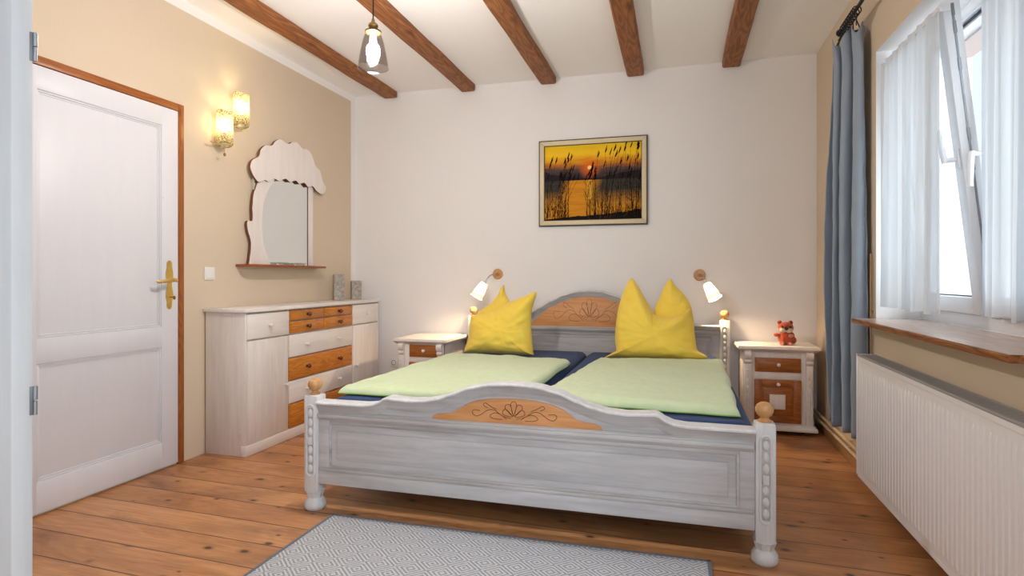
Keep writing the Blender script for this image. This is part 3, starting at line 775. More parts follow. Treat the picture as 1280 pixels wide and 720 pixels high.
# ------------------------------------------------------------------ bed
BC = -0.655
bed = thing('bed', (BC, 3.48, 0), 'white-washed wooden double bed with arched headboard, footboard and ball finials', 'bed')
FT = [(0, .637), (.10, .632), (.19, .613), (.27, .582), (.33, .560), (.40, .546), (.47, .5415), (.54, .545), (.578, .5475), (.592, .543), (.615, .527), (.65, .514), (.70, .509), (1.0, .508)]
HT = [(0, .976), (.10, .968), (.20, .940), (.30, .893), (.40, .835), (.46, .802), (.52, .778), (.58, .771), (.62, .765), (.66, .737), (.72, .722), (1.0, .720)]
def curve_board(part, fc, tab, xa, xb, yf, zt_in, zin_bot, ins_tab, panel, yb, dirn=1):
    """one bed end; yf = front plane of its board, yb = back; mouldings stand out from the front"""
    f = lambda x: interp(tab, abs(x - fc))
    xs = [xa + (xb - xa) * i / 160 for i in range(161)]
    b = BM()
    sweep_x(b, xs, f, [(0.030, yf), (0.030, yb), (f(xs[0]) - panel[0] + 0.30, yb), (f(xs[0]) - panel[0] + 0.30, yf)][:2] + [], 0) if False else None
    bb = bmesh.new(); top = [(x, f(x) - .02) for x in xs]
    poly = top + [(xb, panel[0]), (xa, panel[0])]
    prism(b, poly, lambda a, z, d: (a, d, z), yb, yf)
    bb.free()
    # stiles and rails around the sunk panel
    z0, z1, z2, z3 = panel       # bottom, top of bottom rail, bottom of top rail, underside of inlay
    box(b, xa, xb, yf - .010, yf + .004, z0, z1, .004)
    for x0, x1 in ((xa, xa + .055), (xb - .055, xb)): box(b, x0, x1, yf - .0095, yf + .004, z1 - .01, z2 + .01, .003)
    box(b, xa, xb, yf - .010, yf + .004, z2, z3, .004)
    o = obj(part, b, ['bed_x'], bed)
    # ledge mouldings and raised field
    b = BM()
    for (zz0, zz1, out) in ((z3 - .040, z3 - .004, .016), (z3 - .030, z3 - .010, .026), (z2 - .016, z2 + .004, .007), (z1 - .002, z1 + .016, .016), (z1 + .012, z1 + .024, .007)):
        box(b, xa + .004, xb - .004, yf - out, yf + .002, zz0, zz1, .005)
    for x0 in (xa + .052, xb - .066): box(b, x0, x0 + .014, yf - .006, yf + .002, z1 + .01, z2, .003)
    obj('ledge_moulding', b, ['bed_mould'], o)
    b = BM(); prism(b, [(xa + .095, z1 + .052), (xb - .095, z1 + .052), (xb - .095, z2 - .045), (xa + .095, z2 - .045)], lambda a, z, d: (a, d, z), yf + .001, yf - .007, .005)
    obj('raised_panel', b, ['bed_x'], o)
    # cornice following the curve
    b = BM()
    for d0, d1, out in ((.010, .022, .030), (.022, .034, .023), (.034, .046, .016), (.046, .056, .010)):
        sweep_x(b, xs, f, [(d0, yf - out), (d0, yb + (.010 if d0 == 0 else 0)), (d1, yb + (.010 if d0 == 0 else 0)), (d1, yf - out + .004)])
    obj('cornice', b, ['bed_mould'], o)
    b = BM(); sweep_x(b, xs, f, [(0, yf - .030), (0, yb + .010), (.011, yb + .010), (.011, yf - .036), (.005, yf - .036)])
    obj('top_rail', b, ['bed_z'], o)  # lighter wash paints a highlight along the top edge
    # alder inlay with its carved shell and scrolls
    pts = [(fc - d, z) for d, z in ins_tab] + [(fc + d, z) for d, z in ins_tab[::-1][1:]]
    b = BM(); prism(b, pts, lambda a, z, d: (a, d, z), yf + .002, yf - .008, .003)
    zb = zin_bot; top = ins_tab[-1][1]; s = (top - zb) / .108; yl = yf - .0085
    def ln(pp, r=.0013, closed=False):
        c = catmull([(p[0], p[1]) for p in pp], closed, 5)
        tube(b, [(fc + x * min(s, 1.55), yl, zb + z * s) for x, z in c], r, 5, closed, 1)
    for ang, L in ((0, .054), (-31, .049), (31, .049), (-62, .042), (62, .042)):
        a = math.radians(ang); dx, dz = math.sin(a), math.cos(a); bx, bz = dx * .006, .030 + dz * .006
        px, pz = dz, -dx; w = .0125
        L *= 1.12
        ln([(bx, bz), (bx + dx * L * .72 + px * w, bz + dz * L * .72 + pz * w), (bx + dx * L * .94 + px * w * .72, bz + dz * L * .94 + pz * w * .72), (bx + dx * L, bz + dz * L), (bx + dx * L * .94 - px * w * .72, bz + dz * L * .94 - pz * w * .72), (bx + dx * L * .72 - px * w, bz + dz * L * .72 - pz * w)], closed=True)
    for g in (-1, 1):
        ln([(g * .012, .024), (g * .05, .034), (g * .085, .056), (g * .115, .054), (g * .145, .034), (g * .17, .026), (g * .185, .040), (g * .178, .052), (g * .15, .050)])
        ln([(g * .03, .020), (g * .06, .040), (g * .085, .044), (g * .105, .030), (g * .09, .020), (g * .05, .018)])
        ln([(g * .075, .060), (g * .10, .070), (g * .125, .084), (g * .134, .074), (g * .115, .064)])
    obj('inlay_panel', b, ['inlay', 'dark_line'], o)
    return o
curve_board('footboard', BC, FT, -1.590, 0.286, 2.375, None, .461,
            [(.372, .461), (.362, .474), (.345, .484), (.285, .491), (.262, .497), (.238, .516), (.205, .537), (.16, .553), (.10, .563), (.05, .567), (0, .568)],
            (.125, .188, .418, .462), 2.405)
curve_board('headboard', BC, HT, -1.590, 0.310, 4.600, None, .688,
            [(.485, .688), (.475, .705), (.455, .722), (.435, .735), (.40, .768), (.34, .822), (.26, .871), (.17, .908), (.09, .926), (0, .932)],
            (.22, .30, .640, .688), 4.635)
def bed_post(xc, yc, ztop, facing=-1):
    w = .0365
    b = BM(); box(b, xc - w, xc + w, yc - w, yc + w, .082, ztop, .008)
    # octagonal taper between the shaft and the bun foot
    lathe(b, [(0, .054), (.034, .054), (.037, .066), (.0445, .086), (0, .087)], (xc, yc, 0), 8, Matrix.Rotation(PI / 8, 3, 'Z'))
    p = obj('bed_post', b, 'bed_z', bed)
    b = BM(); lathe(b, [(0, 0), (.040, 0), (.047, .006), (.0505, .018), (.048, .034), (.040, .048), (.031, .056), (.031, .066), (0, .067)], (xc, yc, 0), 28)
    obj('bun_foot', b, 'bed_z', p)
    b = BM(); lathe(b, [(0, ztop - .002), (.024, ztop - .002), (.025, ztop + .006), (.016, ztop + .012), (.015, ztop + .017), (.026, ztop + .026), (.0325, ztop + .040), (.033, ztop + .050), (.028, ztop + .064), (.015, ztop + .073), (0, ztop + .075)], (xc, yc, 0), 28)
    obj('finial', b, 'finial', p)
    # carved bead channel on the front face
    yf = yc - w; zc0, zc1 = max(.16, ztop - .375), ztop - .045
    b = BM(); r = .0195
    rim = [(xc + r * math.cos(a), yf - .0005, zc1 - r + r * math.sin(a)) for a in [PI * k / 10 for k in range(11)]] + \
          [(xc + r * math.cos(a), yf - .0005, zc0 + r + r * math.sin(a)) for a in [PI + PI * k / 10 for k in range(11)]]
    tube(b, rim, .0052, 8, True)
    n = 7; L = (zc1 - zc0 - .03) / n
    for k in range(n):
        z = zc0 + .015 + L * (k + .5)
        if k == n // 2: box(b, xc - .011, xc + .011, yf - .009, yf + .002, z - L * .40, z + L * .40, .003)
        else: ball(b, (xc, yf + .001, z), 1.0, (.0125, .011, L * .46), 14)
    box(b, xc - r + .002, xc + r - .002, yf - .0012, yf + .002, zc0 + r * .6, zc1 - r * .6, mi=1)  # darker plate stands in for the shade of a sunk channel
    obj('carved_beads', b, ['bed_z', 'bed_mould'], p)
for xc, yc, zt in ((-1.6255, 2.393, .532), (.322, 2.393, .532), (-1.6255, 4.62, .757), (.346, 4.62, .757)): bed_post(xc, yc, zt)
for x0, x1 in ((-1.640, -1.612), (.308, .336)):
    obj('side_rail', box(BM(), x0, x1, 2.43, 4.585, .16, .36, .004), 'bed_y', bed)
b = BM()
for k in range(13): y = 2.52 + k * .16; box(b, -1.61, .306, y, y + .07, .268, .284, .002)
obj('slat_base', b, 'bed_x', bed)

def soft_block(bm, x0, x1, y0, y1, z0, z1, rr, seed, amp):
    """rounded, slightly uneven upholstered block"""
    n = 26; nx, ny = n, int(n * (y1 - y0) / (x1 - x0)); b = bmesh.new()
    def sheet(zf):
        return [[b.verts.new(zf(i / nx, j / ny)) for j in range(ny + 1)] for i in range(nx + 1)]
    def edge(u, L): 
        d = min(u, 1 - u) * L
        return 1.0 if d >= rr else math.sqrt(max(0, 1 - ((rr - d) / rr) ** 2))
    zm = (z0 + z1) / 2
    def top(u, v):
        e = edge(u, x1 - x0) * edge(v, y1 - y0)
        z = z1 - rr + rr * e + amp * noise.noise(Vector((u * 5, v * 9, seed))) * e
        return (x0 + (x1 - x0) * u, y0 + (y1 - y0) * v, z)
    def bot(u, v):
        e = edge(u, x1 - x0) * edge(v, y1 - y0)
        return (x0 + (x1 - x0) * u, y0 + (y1 - y0) * v, z0 + .02 - .02 * e)
    # denser samples near the border
    def warp(t): return 0.5 - 0.5 * math.cos(PI * t) if True else t
    ft = lambda u, v: top(warp(u), warp(v)); fb = lambda u, v: bot(warp(u), warp(v))
    A, B = sheet(ft), sheet(fb)
    for i in range(nx):
        for j in range(ny):
            b.faces.new((A[i][j], A[i + 1][j], A[i + 1][j + 1], A[i][j + 1])); b.faces.new((B[i][j], B[i][j + 1], B[i + 1][j + 1], B[i + 1][j]))
    for i in range(nx):
        b.faces.new((A[i][0], B[i][0], B[i + 1][0], A[i + 1][0])); b.faces.new((A[i][ny], A[i + 1][ny], B[i + 1][ny], B[i][ny]))
    for j in range(ny):
        b.faces.new((A[0][j], A[0][j + 1], B[0][j + 1], B[0][j])); b.faces.new((A[nx][j], B[nx][j], B[nx][j + 1], A[nx][j + 1]))
    bmesh.ops.recalc_face_normals(b, faces=b.faces[:]); add_bm(bm, b); return bm
for x0, x1, lab in ((-1.605, -.668, 'mattress in a navy fitted sheet on the side of the bed nearer the dresser'),
                    (-.652, .304, 'mattress in a navy fitted sheet on the side of the bed nearer the window')):
    o = obj('mattress', soft_block(BM(), x0, x1, 2.445, 4.565, .285, .500, .05, x0, .003), 'navy', origin=((x0 + x1) / 2, 3.5, .285), smooth=180)
    tag(o, lab, 'mattress', 'two mattresses on the bed')

def duvet(corners, label, seed):
    """corners near-left, near-right, far-right, far-left on the mattress"""
    P = [Vector(c) for c in corners]; nx, ny = 70, 90; b = BM()
    def pos(u, v):
        p = (P[0] * (1 - u) + P[1] * u) * (1 - v) + (P[3] * (1 - u) + P[2] * u) * v
        wob = .014
        p = p + Vector((wob * noise.noise(Vector((v * 5, u * 1.5, seed))), wob * noise.noise(Vector((u * 5, v * 1.5, seed + 3)))))
        return p
    W = (P[1] - P[0]).length; H = (P[3] - P[0]).length
    def fall(u, v):
        d = min(u * W, (1 - u) * W); e = min(v * H, (1 - v) * H)
        g = lambda d, r: 1 if d > r else math.sqrt(max(0, 1 - (1 - d / r) ** 2))
        return g(d, .035) * g(e, .045)
    warp = lambda t: t + (-.6 * math.sin(2 * PI * t)) / (2 * PI)
    A, B = [], []
    for i in range(nx + 1):
        ra, rb = [], []
        for j in range(ny + 1):
            u, v = warp(i / nx), warp(j / ny); p = pos(u, v); k = fall(u, v)
            edge_ = math.exp(-v * H / .10)
            wr = edge_ * (.010 * noise.noise(Vector((p.x * 5, p.y * 38, seed + 1))) + .005 * noise.noise(Vector((p.x * 34, p.y * 30, seed + 6)))) + .008 * noise.noise(Vector((p.x * 6, p.y * 5, seed))) + .004 * noise.noise(Vector((p.x * 16, p.y * 12, seed))) + .0022 * noise.noise(Vector((p.x * 60, p.y * 18, seed)))
            puff = .010 * math.sin(PI * u) ** .5 * math.sin(PI * v) ** .5
            z = .5155 + k * (.030 + puff + wr)
            ra.append(b.verts.new((p.x, p.y, z))); rb.append(b.verts.new((p.x, p.y, .5095 - .0 * k)))
        A.append(ra); B.append(rb)
    for i in range(nx):
        for j in range(ny):
            b.faces.new((A[i][j], A[i + 1][j], A[i + 1][j + 1], A[i][j + 1])); b.faces.new((B[i][j], B[i][j + 1], B[i + 1][j + 1], B[i + 1][j])).material_index = 1
    for i in range(nx):
        b.faces.new((A[i][0], B[i][0], B[i + 1][0], A[i + 1][0])).material_index = 1; b.faces.new((A[i][ny], A[i + 1][ny], B[i + 1][ny], B[i][ny])).material_index = 1
    for j in range(ny):
        b.faces.new((A[0][j], A[0][j + 1], B[0][j + 1], B[0][j])).material_index = 1; b.faces.new((A[nx][j], B[nx][j], B[nx][j + 1], A[nx][j + 1])).material_index = 1
    bmesh.ops.recalc_face_normals(b, faces=b.faces[:])
    c = sum(P, Vector((0, 0))) / 4
    return tag(obj('duvet', b, ['green', 'green_edge'], origin=(c.x, c.y, .51), smooth=180), label, 'duvet', 'two green duvets on the bed')
duvet([(-1.590, 2.530), (-.690, 2.530), (-.660, 3.80), (-1.545, 3.90)], 'pale green duvet spread flat on the side of the bed nearer the dresser', 2.0)
duvet([(-.625, 2.600), (.252, 2.545), (.290, 4.04), (-.500, 3.95)], 'pale green duvet spread flat on the side of the bed nearer the window', 8.0)

def pillow(pieces, label, seed):
    """each piece: outline in the plane of the pillow (x, z), a star about its centre, inflated to both sides"""
    b = BM(); allz = []; xs_ = []
    for outline, centre, y, depth, lean in pieces:
        pts = catmull(outline, True, 8); n = len(pts); C = Vector(centre); nr = 26
        zb = 0.513; allz += [p[1] for p in pts]; xs_.append(C.x)
        def place(p, s, k, cr):
            x, z = p; t = max(0, (z - zb)) / .55
            q = Vector((x - C.x, z - C.y)); a = math.atan2(q.y, q.x)
            wr = .014 * noise.noise(Vector((x * 6, z * 5, seed))) + .010 * noise.noise(Vector((x * 9 + z * 5, z * 15 - x * 5, seed + 2))) + .0045 * noise.noise(Vector((x * 22, z * 36, seed + 5)))
            wr += .012 * noise.noise(Vector((a * 5.0, seed, 1.0))) * cr            # creases running in from the seams
            wr += .010 * (abs(noise.noise(Vector((x * 4 + z * 9, z * 11 - x * 3, seed + 8)))) - .2) * (1 - min(1, t * 1.4))
            d = depth * k * (1.0 - .25 * t) + wr * min(1, k * 1.6)
            return (x, y + lean * t * t + s * d, z)
        rings_k = []
        for r in range(nr):
            q = math.sin(r / (nr - 1) * PI / 2); rings_k.append((q, (1 - q ** 2.6) ** .60))
        rim = [b.verts.new(place(p, 1, 0, 0)) for p in pts]
        for s in (-1, 1):
            vc = b.verts.new(place((C.x, C.y), s, 1, 0)); prev = None
            for r in range(1, nr):
                q, k = rings_k[r]
                cur = rim if r == nr - 1 else [b.verts.new(place((C.x + (p[0] - C.x) * q, C.y + (p[1] - C.y) * q), s, k, q * q)) for p in pts]
                for i in range(n):
                    j = (i + 1) % n
                    if prev is None: b.faces.new((vc, cur[i], cur[j]))
                    else: b.faces.new((prev[i], cur[i], cur[j], prev[j]))
                prev = cur
    bmesh.ops.recalc_face_normals(b, faces=b.faces[:])
    return tag(obj('pillow', b, 'yellow', origin=(sum(xs_) / len(xs_), pieces[0][2], min(allz)), smooth=180), label, 'pillow', 'two yellow pillows on the bed')
S = 1.019
def pz(l): return [(x * S, max(.518, 1.08 + (z - 1.08) * S)) for x, z in l]
pillow([(pz([(-.466, .522), (-.40, .552), (-.391, .586), (-.40, .651), (-.396, .746), (-.382, .859), (-.354, .963), (-.322, 1.039), (-.294, 1.071), (-.253, 1.02), (-.207, .941), (-.166, .872), (-.142, .83),
             (-.089, .815), (-.018, .814), (.044, .840), (.094, .868), (.107, .812), (.118, .711), (.131, .611), (.153, .585), (.196, .559), (.175, .538), (.114, .522), (-.063, .519), (-.289, .520)]), (-.150, .690), 4.10, .135, .10),
        (pz([(-.148, .830), (-.107, .942), (-.072, 1.021), (-.038, 1.065), (-.005, 1.021), (.044, .971), (.083, .912), (.108, .830), (.105, .70), (-.045, .66), (-.125, .72)]), (-.020, .830), 4.175, .070, .08)],
       'yellow pillow with two upright corners on the side of the bed nearer the window', 3.0)
pillow([(pz([(-1.474, .524), (-1.342, .518), (-1.161, .518), (-.985, .520), (-.972, .548), (-.983, .665), (-.99, .771), (-.985, .856), (-.961, .97), (-1.051, .938), (-1.161, .894), (-1.274, .839), (-1.353, .809),
             (-1.433, .80), (-1.445, .74), (-1.456, .631), (-1.479, .564)]), (-1.205, .690), 4.10, .130, .08),
        (pz([(-1.436, .790), (-1.37, .850), (-1.317, .886), (-1.274, .943), (-1.234, 1.022), (-1.215, .96), (-1.17, .891), (-1.10, .85), (-1.12, .72), (-1.24, .66), (-1.40, .68)]), (-1.26, .790), 4.185, .075, .08)],
       'yellow pillow with crumpled corners on the side of the bed nearer the dresser', 11.0)

# ------------------------------------------------------------------ nightstands
def knob(bm, p, d, r, mi=0):
    lathe(bm, [(0, 0), (r * .75, 0), (r * .55, r * .5), (r * .5, r * .9), (r * .95, r * 1.3), (r * 1.05, r * 1.75), (r * .7, r * 2.2), (0, r * 2.35)], p, 16, aim(d), mi)
def nightstand(x0, x1, yf, zt, label, drawer, door, yb=4.69):
    """yf = plane of the front; x0, x1 = body sides"""
    xc = (x0 + x1) / 2
    t = thing('nightstand', (xc, (yf + yb) / 2, 0), label, 'nightstand', 'two nightstands beside the bed')
    b = BM(); box(b, x0, x0 + .02, yf + .012, yb, .05, zt - .035, .002); box(b, x1 - .02, x1, yf + .012, yb, .05, zt - .035, .002)
    box(b, x0, x1, yb - .02, yb - .001, .05, zt - .035, .002); box(b, x0, x1, yf + .012, yb, .05, .07, .002)
    dx0, dx1, dz0, dz1 = drawer; ox0, ox1, oz0, oz1 = door
    box(b, x0, dx0 + .002, yf + .008, yf + .03, .05, zt - .034, .002); box(b, dx1 - .002, x1, yf + .008, yf + .03, .05, zt - .034, .002)
    for z0, z1 in ((.05, oz0 + .002), (oz1 - .002, dz0 + .002), (dz1 - .002, zt - .034)): box(b, dx0, dx1, yf + .008, yf + .03, z0, z1, .001)
    obj('body', b, 'ww_z', t)
    b = BM(); e = .040
    prof = [(zt, 0.0), (zt - .016, 0.0), (zt - .034, .018), (zt - .038, .028)]
    rows = []
    for z, i_ in [(zt, .004)] + prof[1:]:
        rows.append([b.verts.new(p) for p in ((x0 - e + i_, yf - .03 + i_, z), (x1 + e - i_, yf - .03 + i_, z), (x1 + e - i_, yb, z), (x0 - e + i_, yb, z))])
    for a, c in zip(rows, rows[1:]):
        for q in range(4): b.faces.new((a[q], a[(q + 1) % 4], c[(q + 1) % 4], c[q]))
    b.faces.new(rows[0]); b.faces.new(rows[-1][::-1]); bmesh.ops.recalc_face_normals(b, faces=b.faces[:])
    obj('top', b, 'ww_x', t)
    d = obj('drawer', box(box(BM(), dx0 + .002, dx1 - .002, yf, yf + .3, dz0 + .002, dz1 - .002, .003), dx0 + .016, dx1 - .016, yf - .005, yf + .01, dz0 + .014, dz1 - .014, .004), 'pine_x', t)
    b = BM(); knob(b, ((dx0 + dx1) / 2 + .002, yf - .005, (dz0 + dz1) / 2 + .004), (0, -1, 0), .012); obj('knob', b, 'white_knob', d)
    b = BM(); box(b, ox0 + .002, ox1 - .002, yf, yf + .02, oz0 + .002, oz1 - .002, .002)
    m_ = .050
    for r_ in ((ox0 + .002, ox0 + m_, oz0 + .002, oz1 - .002), (ox1 - m_, ox1 - .002, oz0 + .002, oz1 - .002)): box(b, r_[0], r_[1], yf - .008, yf + .005, r_[2], r_[3], .003)
    for r_ in ((oz0 + .002, oz0 + m_), (oz1 - m_, oz1 - .002)): box(b, ox0 + m_, ox1 - m_, yf - .0078, yf + .005, r_[0], r_[1], .003)
    cz = (oz0 + oz1) / 2 - .003
    prism(b, [(ox0 + m_ + .01, oz0 + m_ + .01), (ox1 - m_ - .01, oz0 + m_ + .01), (ox1 - m_ - .01, oz1 - m_ - .01), (ox0 + m_ + .01, oz1 - m_ - .01)], lambda a, z, d_: (a, d_, z), yf + .002, yf - .005, .004)
    d = obj('door', b, 'pine_x', t)
    b = BM(); knob(b, ((ox0 + ox1) / 2 + .002, yf - .008, oz1 - .030), (0, -1, 0), .012); obj('knob', b, 'white_knob', d)
    b = BM(); s_ = .050; xm = (ox0 + ox1) / 2 - .002
    prism(b, [(xm - s_, cz - s_), (xm + s_, cz - s_), (xm + s_, cz + s_), (xm - s_, cz + s_)], lambda a, z, d_: (a, d_, z), yf - .001, yf - .018, .006)
    o_ = obj('square_boss', b, 'ww_z', d); o_['label'] = 'white square in the middle of the brown door'
    for px in (x0 + .026, x1 - .026):
        b = BM(); w = .022
        box(b, px - w, px + w, yf - .010, yf + .010, .06, zt - .125, .004)
        # scrolled bracket under the top
        sc_p = [(yf + .005, zt - .120), (yf - .010, zt - .120), (yf - .020, zt - .106), (yf - .014, zt - .092), (yf - .026, zt - .082), (yf - .034, zt - .062), (yf - .032, zt - .044), (yf - .020, zt - .037), (yf + .005, zt - .037)]
        prism(b, catmull(sc_p, True, 3), lambda a, z, d_: (d_, a, z), px - w, px + w, 0)
        zt0, zt1 = .115, zt - .165
        rim = [(px + .013 * math.cos(a), yf - .0105, zt1 - .013 + .013 * math.sin(a)) for a in [PI * k / 8 for k in range(9)]] + [(px + .013 * math.cos(a), yf - .0105, zt0 + .013 + .013 * math.sin(a)) for a in [PI + PI * k / 8 for k in range(9)]]
        tube(b, rim, .003, 6, True)
        nb = 6; L = (zt1 - zt0 - .02) / nb
        for k in range(nb): ball(b, (px, yf - .010, zt0 + .01 + L * (k + .5)), 1, (.008, .005, L * .46), 12)
        obj('pilaster', b, 'ww_z', t)
    b = BM(); box(b, x0 - .012, x1 + .012, yf - .020, yb, .052, .068, .006); box(b, x0 - .022, x1 + .022, yf - .032, yb, .030, .054, .005)
    obj('base_moulding', b, 'ww_x', t)
    for px in (x0 + .04, x1 - .04):
        for py in (yf + .03, yb - .05):
            b = BM(); lathe(b, [(0, 0), (.020, 0), (.026, .010), (.026, .022), (.020, .031), (0, .031)], (px, py, 0), 18); obj('foot', b, 'brown_edge', t)
nightstand(.452, .895, 4.36, .602, 'white nightstand with brown drawer and door holding the orange plush toy', (.524, .82, .424, .524), (.52, .82, .078, .376))
nightstand(-2.085, -1.714, 4.175, .598, 'white nightstand with brown drawer in the corner beside the dresser, nothing on top', (-2.00, -1.748, .457, .555), (-2.00, -1.748, .09, .420))

# ------------------------------------------------------------------ dresser
dr = thing('dresser', (-2.62, 3.76, 0), 'long white-washed dresser with white and orange pine drawers against the beige wall', 'dresser')
DX0, DXF = XL + .012, -2.492          # carcass front; the fronts stand in front of it
b = BM()
box(b, DX0, -2.479, 2.945, 2.960, .001, .8635, .002); box(b, DX0, -2.479, 4.555, 4.570, .001, .8635, .002)
box(b, DX0, DX0 + .012, 2.96, 4.56, .02, .86); box(b, DX0, DXF, 2.96, 4.56, .05, .07)
for y in (3.355, 4.150): box(b, DX0, DXF, y, y + .012, .06, .862)
box(b, DX0, DXF, 2.96, 4.56, .694, .700)
box(b, DX0 + .012, DXF - .02, 2.96, 4.56, .07, .86)
obj('body', b, 'ww_z', dr)
obj('top', box(BM(), DX0 - .008, -2.462, 2.932, 4.588, .864, .887, .004), 'ww_y', dr)
obj('plinth', box(BM(), DXF - .02, -2.472, 2.941, 4.574, .001, .064, .003), 'ww_y', dr)
def front(kind, y0, y1, z0, z1, mat, knobs, kmat, bev=.004):
    g = .0015
    b = BM(); box(b, DXF, -2.478, y0 + g, y1 - g, z0 + g, z1 - g, bev)
    if mat == 'pine_y': prism(b, [(y0 + .012, z0 + .012), (y1 - .012, z0 + .012), (y1 - .012, z1 - .012), (y0 + .012, z1 - .012)], lambda a, z, d: (d, a, z), -2.480, -2.474, .004)
    o = obj(kind, b, mat, dr)
    if mat == 'pine_y': o['label'] = 'orange pine drawer front with dark brown knobs'
    for ky, kz in knobs:
        b = BM(); knob(b, (-2.4755, ky, kz), (1, 0, 0), .0125 if kmat == 'white_knob' else .0145); obj('knob', b, kmat, o)
front('drawer', 2.961, 3.360, .698, .856, 'ww_y', [(3.157, .777)], 'white_knob')
front('door', 2.961, 3.350, .066, .692, 'ww_z', [(3.315, .372)], 'white_knob')
for y0, y1 in ((3.366, 3.756), (3.762, 4.150)):
    front('drawer', y0, y1, .786, .857, 'pine_y', [((y0 + y1) / 2 - .01, .8215)], 'brown_knob')
    front('drawer', y0, y1, .698, .782, 'pine_y', [((y0 + y1) / 2 - .01, .740)], 'brown_knob')
for z0, z1, mt, km in ((.540, .692, 'ww_y', 'white_knob'), (.386, .536, 'pine_y', 'brown_knob'), (.232, .382, 'ww_y', 'white_knob'), (.066, .228, 'pine_y', 'brown_knob')):
    front('drawer', 3.358, 4.146, z0, z1, mt, [(3.545, (z0 + z1) / 2), (3.945, (z0 + z1) / 2)], km)
front('drawer', 4.160, 4.554, .698, .856, 'ww_y', [(4.360, .777)], 'white_knob')
front('door', 4.160, 4.554, .066, .692, 'ww_z', [(4.195, .372)], 'white_knob')
for yc, h, lab in ((4.235, .214, 'taller of the two mottled grey blocks on the white dresser'), (4.505, .160, 'shorter of the two mottled grey blocks on the white dresser')):
    b = BM(); box(b, -.042, .042, -.042, .042, 0, h, .006)
    bmesh.ops.subdivide_edges(b, edges=b.edges[:], cuts=3, use_grid_fill=True)
    a = math.radians(38); 
    for v in b.verts:
        q = v.co.copy(); n_ = noise.noise(q * 40 + Vector((yc, 0, 0))) * .0035
        v.co = Vector((-2.655 + (q.x * (1 + n_ * 8)) * math.cos(a) - q.y * math.sin(a), yc + q.x * math.sin(a) + q.y * math.cos(a) * (1 + n_ * 8), .887 + q.z))
    tag(obj('decorative_block', b, 'stone', origin=(-2.655, yc, .887)), lab, 'decoration', 'mottled blocks on the dresser')

# ------------------------------------------------------------------ mirror with painted wooden frame
mir = thing('wall_mirror', (XL, 3.65, 1.15), 'wall mirror in a white tree-shaped wooden frame with a cloud-like crown and shelf', 'mirror')
tw = lambda a, z, d: (XL + d, a, z)
b = BM(); prism(b, [(3.36, 1.165), (4.00, 1.165), (4.00, 1.84), (3.36, 1.84)], tw, 0.002, 0.026); obj('mirror_glass', b, 'mirror', mir)
crown = [(3.382, 1.722), (3.325, 1.758), (3.295, 1.81), (3.315, 1.862), (3.378, 1.900), (3.395, 1.945), (3.440, 1.985), (3.508, 1.998), (3.548, 2.040), (3.610, 2.066), (3.680, 2.048), (3.740, 2.076), (3.800, 2.082),
         (3.860, 2.050), (3.905, 2.060), (3.965, 2.040), (4.005, 1.985), (4.030, 1.945), (4.082, 1.930), (4.108, 1.880), (4.125, 1.840), (4.165, 1.810), (4.160, 1.770), (4.110, 1.742), (4.040, 1.758), (3.985, 1.790),
         (3.935, 1.770), (3.880, 1.800), (3.825, 1.778), (3.775, 1.800), (3.715, 1.776), (3.655, 1.795), (3.595, 1.765), (3.530, 1.775), (3.480, 1.742), (3.430, 1.750)]
b = BM(); prism(b, catmull(crown, True, 5), tw, 0.030, 0.050, .003, 0, 1); obj('crown_board', b, ['mirror_white', 'brown_edge'], mir)
trunk = [(3.40, 1.79), (3.372, 1.70), (3.344, 1.637), (3.331, 1.55), (3.334, 1.47), (3.322, 1.452), (3.292, 1.455), (3.282, 1.43), (3.292, 1.38), (3.318, 1.314), (3.310, 1.229), (3.296, 1.163)]
inner = [(3.520, 1.163), (3.478, 1.23), (3.441, 1.31), (3.428, 1.40), (3.430, 1.50), (3.447, 1.60), (3.500, 1.70), (3.58, 1.79)]
b = BM(); prism(b, catmull(trunk, False, 5) + catmull(inner, False, 5), tw, 0.012, 0.034, .002, 0, 1); obj('trunk_board', b, ['mirror_white', 'brown_edge'], mir)
b = BM(); prism(b, [(3.955, 1.163), (4.018, 1.163), (4.018, 1.80), (3.955, 1.80)], tw, 0.010, 0.034, .003, 0, 1); obj('upright', b, ['mirror_white', 'brown_edge'], mir)
b = BM(); prism(b, [(XL + .002, 3.21), (XL + .105, 3.225), (XL + .118, 3.27), (XL + .118, 4.04), (XL + .105, 4.085), (XL + .002, 4.10)], lambda a, y, d: (a, y, d), 1.147, 1.163, .003); obj('shelf', b, 'shelf_pine', mir)
for yc, r, lab in ((3.60, .055, 'small clear glass dish on the mirror shelf, the one nearer the door'), (3.80, .062, 'small clear glass dish on the mirror shelf, the one nearer the corner')):
    b = BM(); lathe(b, [(0, 0), (r * .55, 0), (r * .9, .012), (r * .55 + .02, .020), (r * .5 + .018, .018), (r * .5, .006), (0, .005)], (XL + .072, yc, 1.1635), 24)
    for v in b.verts: v.co.x = XL + .072 + (v.co.x - XL - .072) * .6
    tag(obj('glass_dish', b, 'clear', origin=(XL + .072, yc, 1.1635), smooth=60), lab, 'dish', 'glass dishes on the mirror shelf')

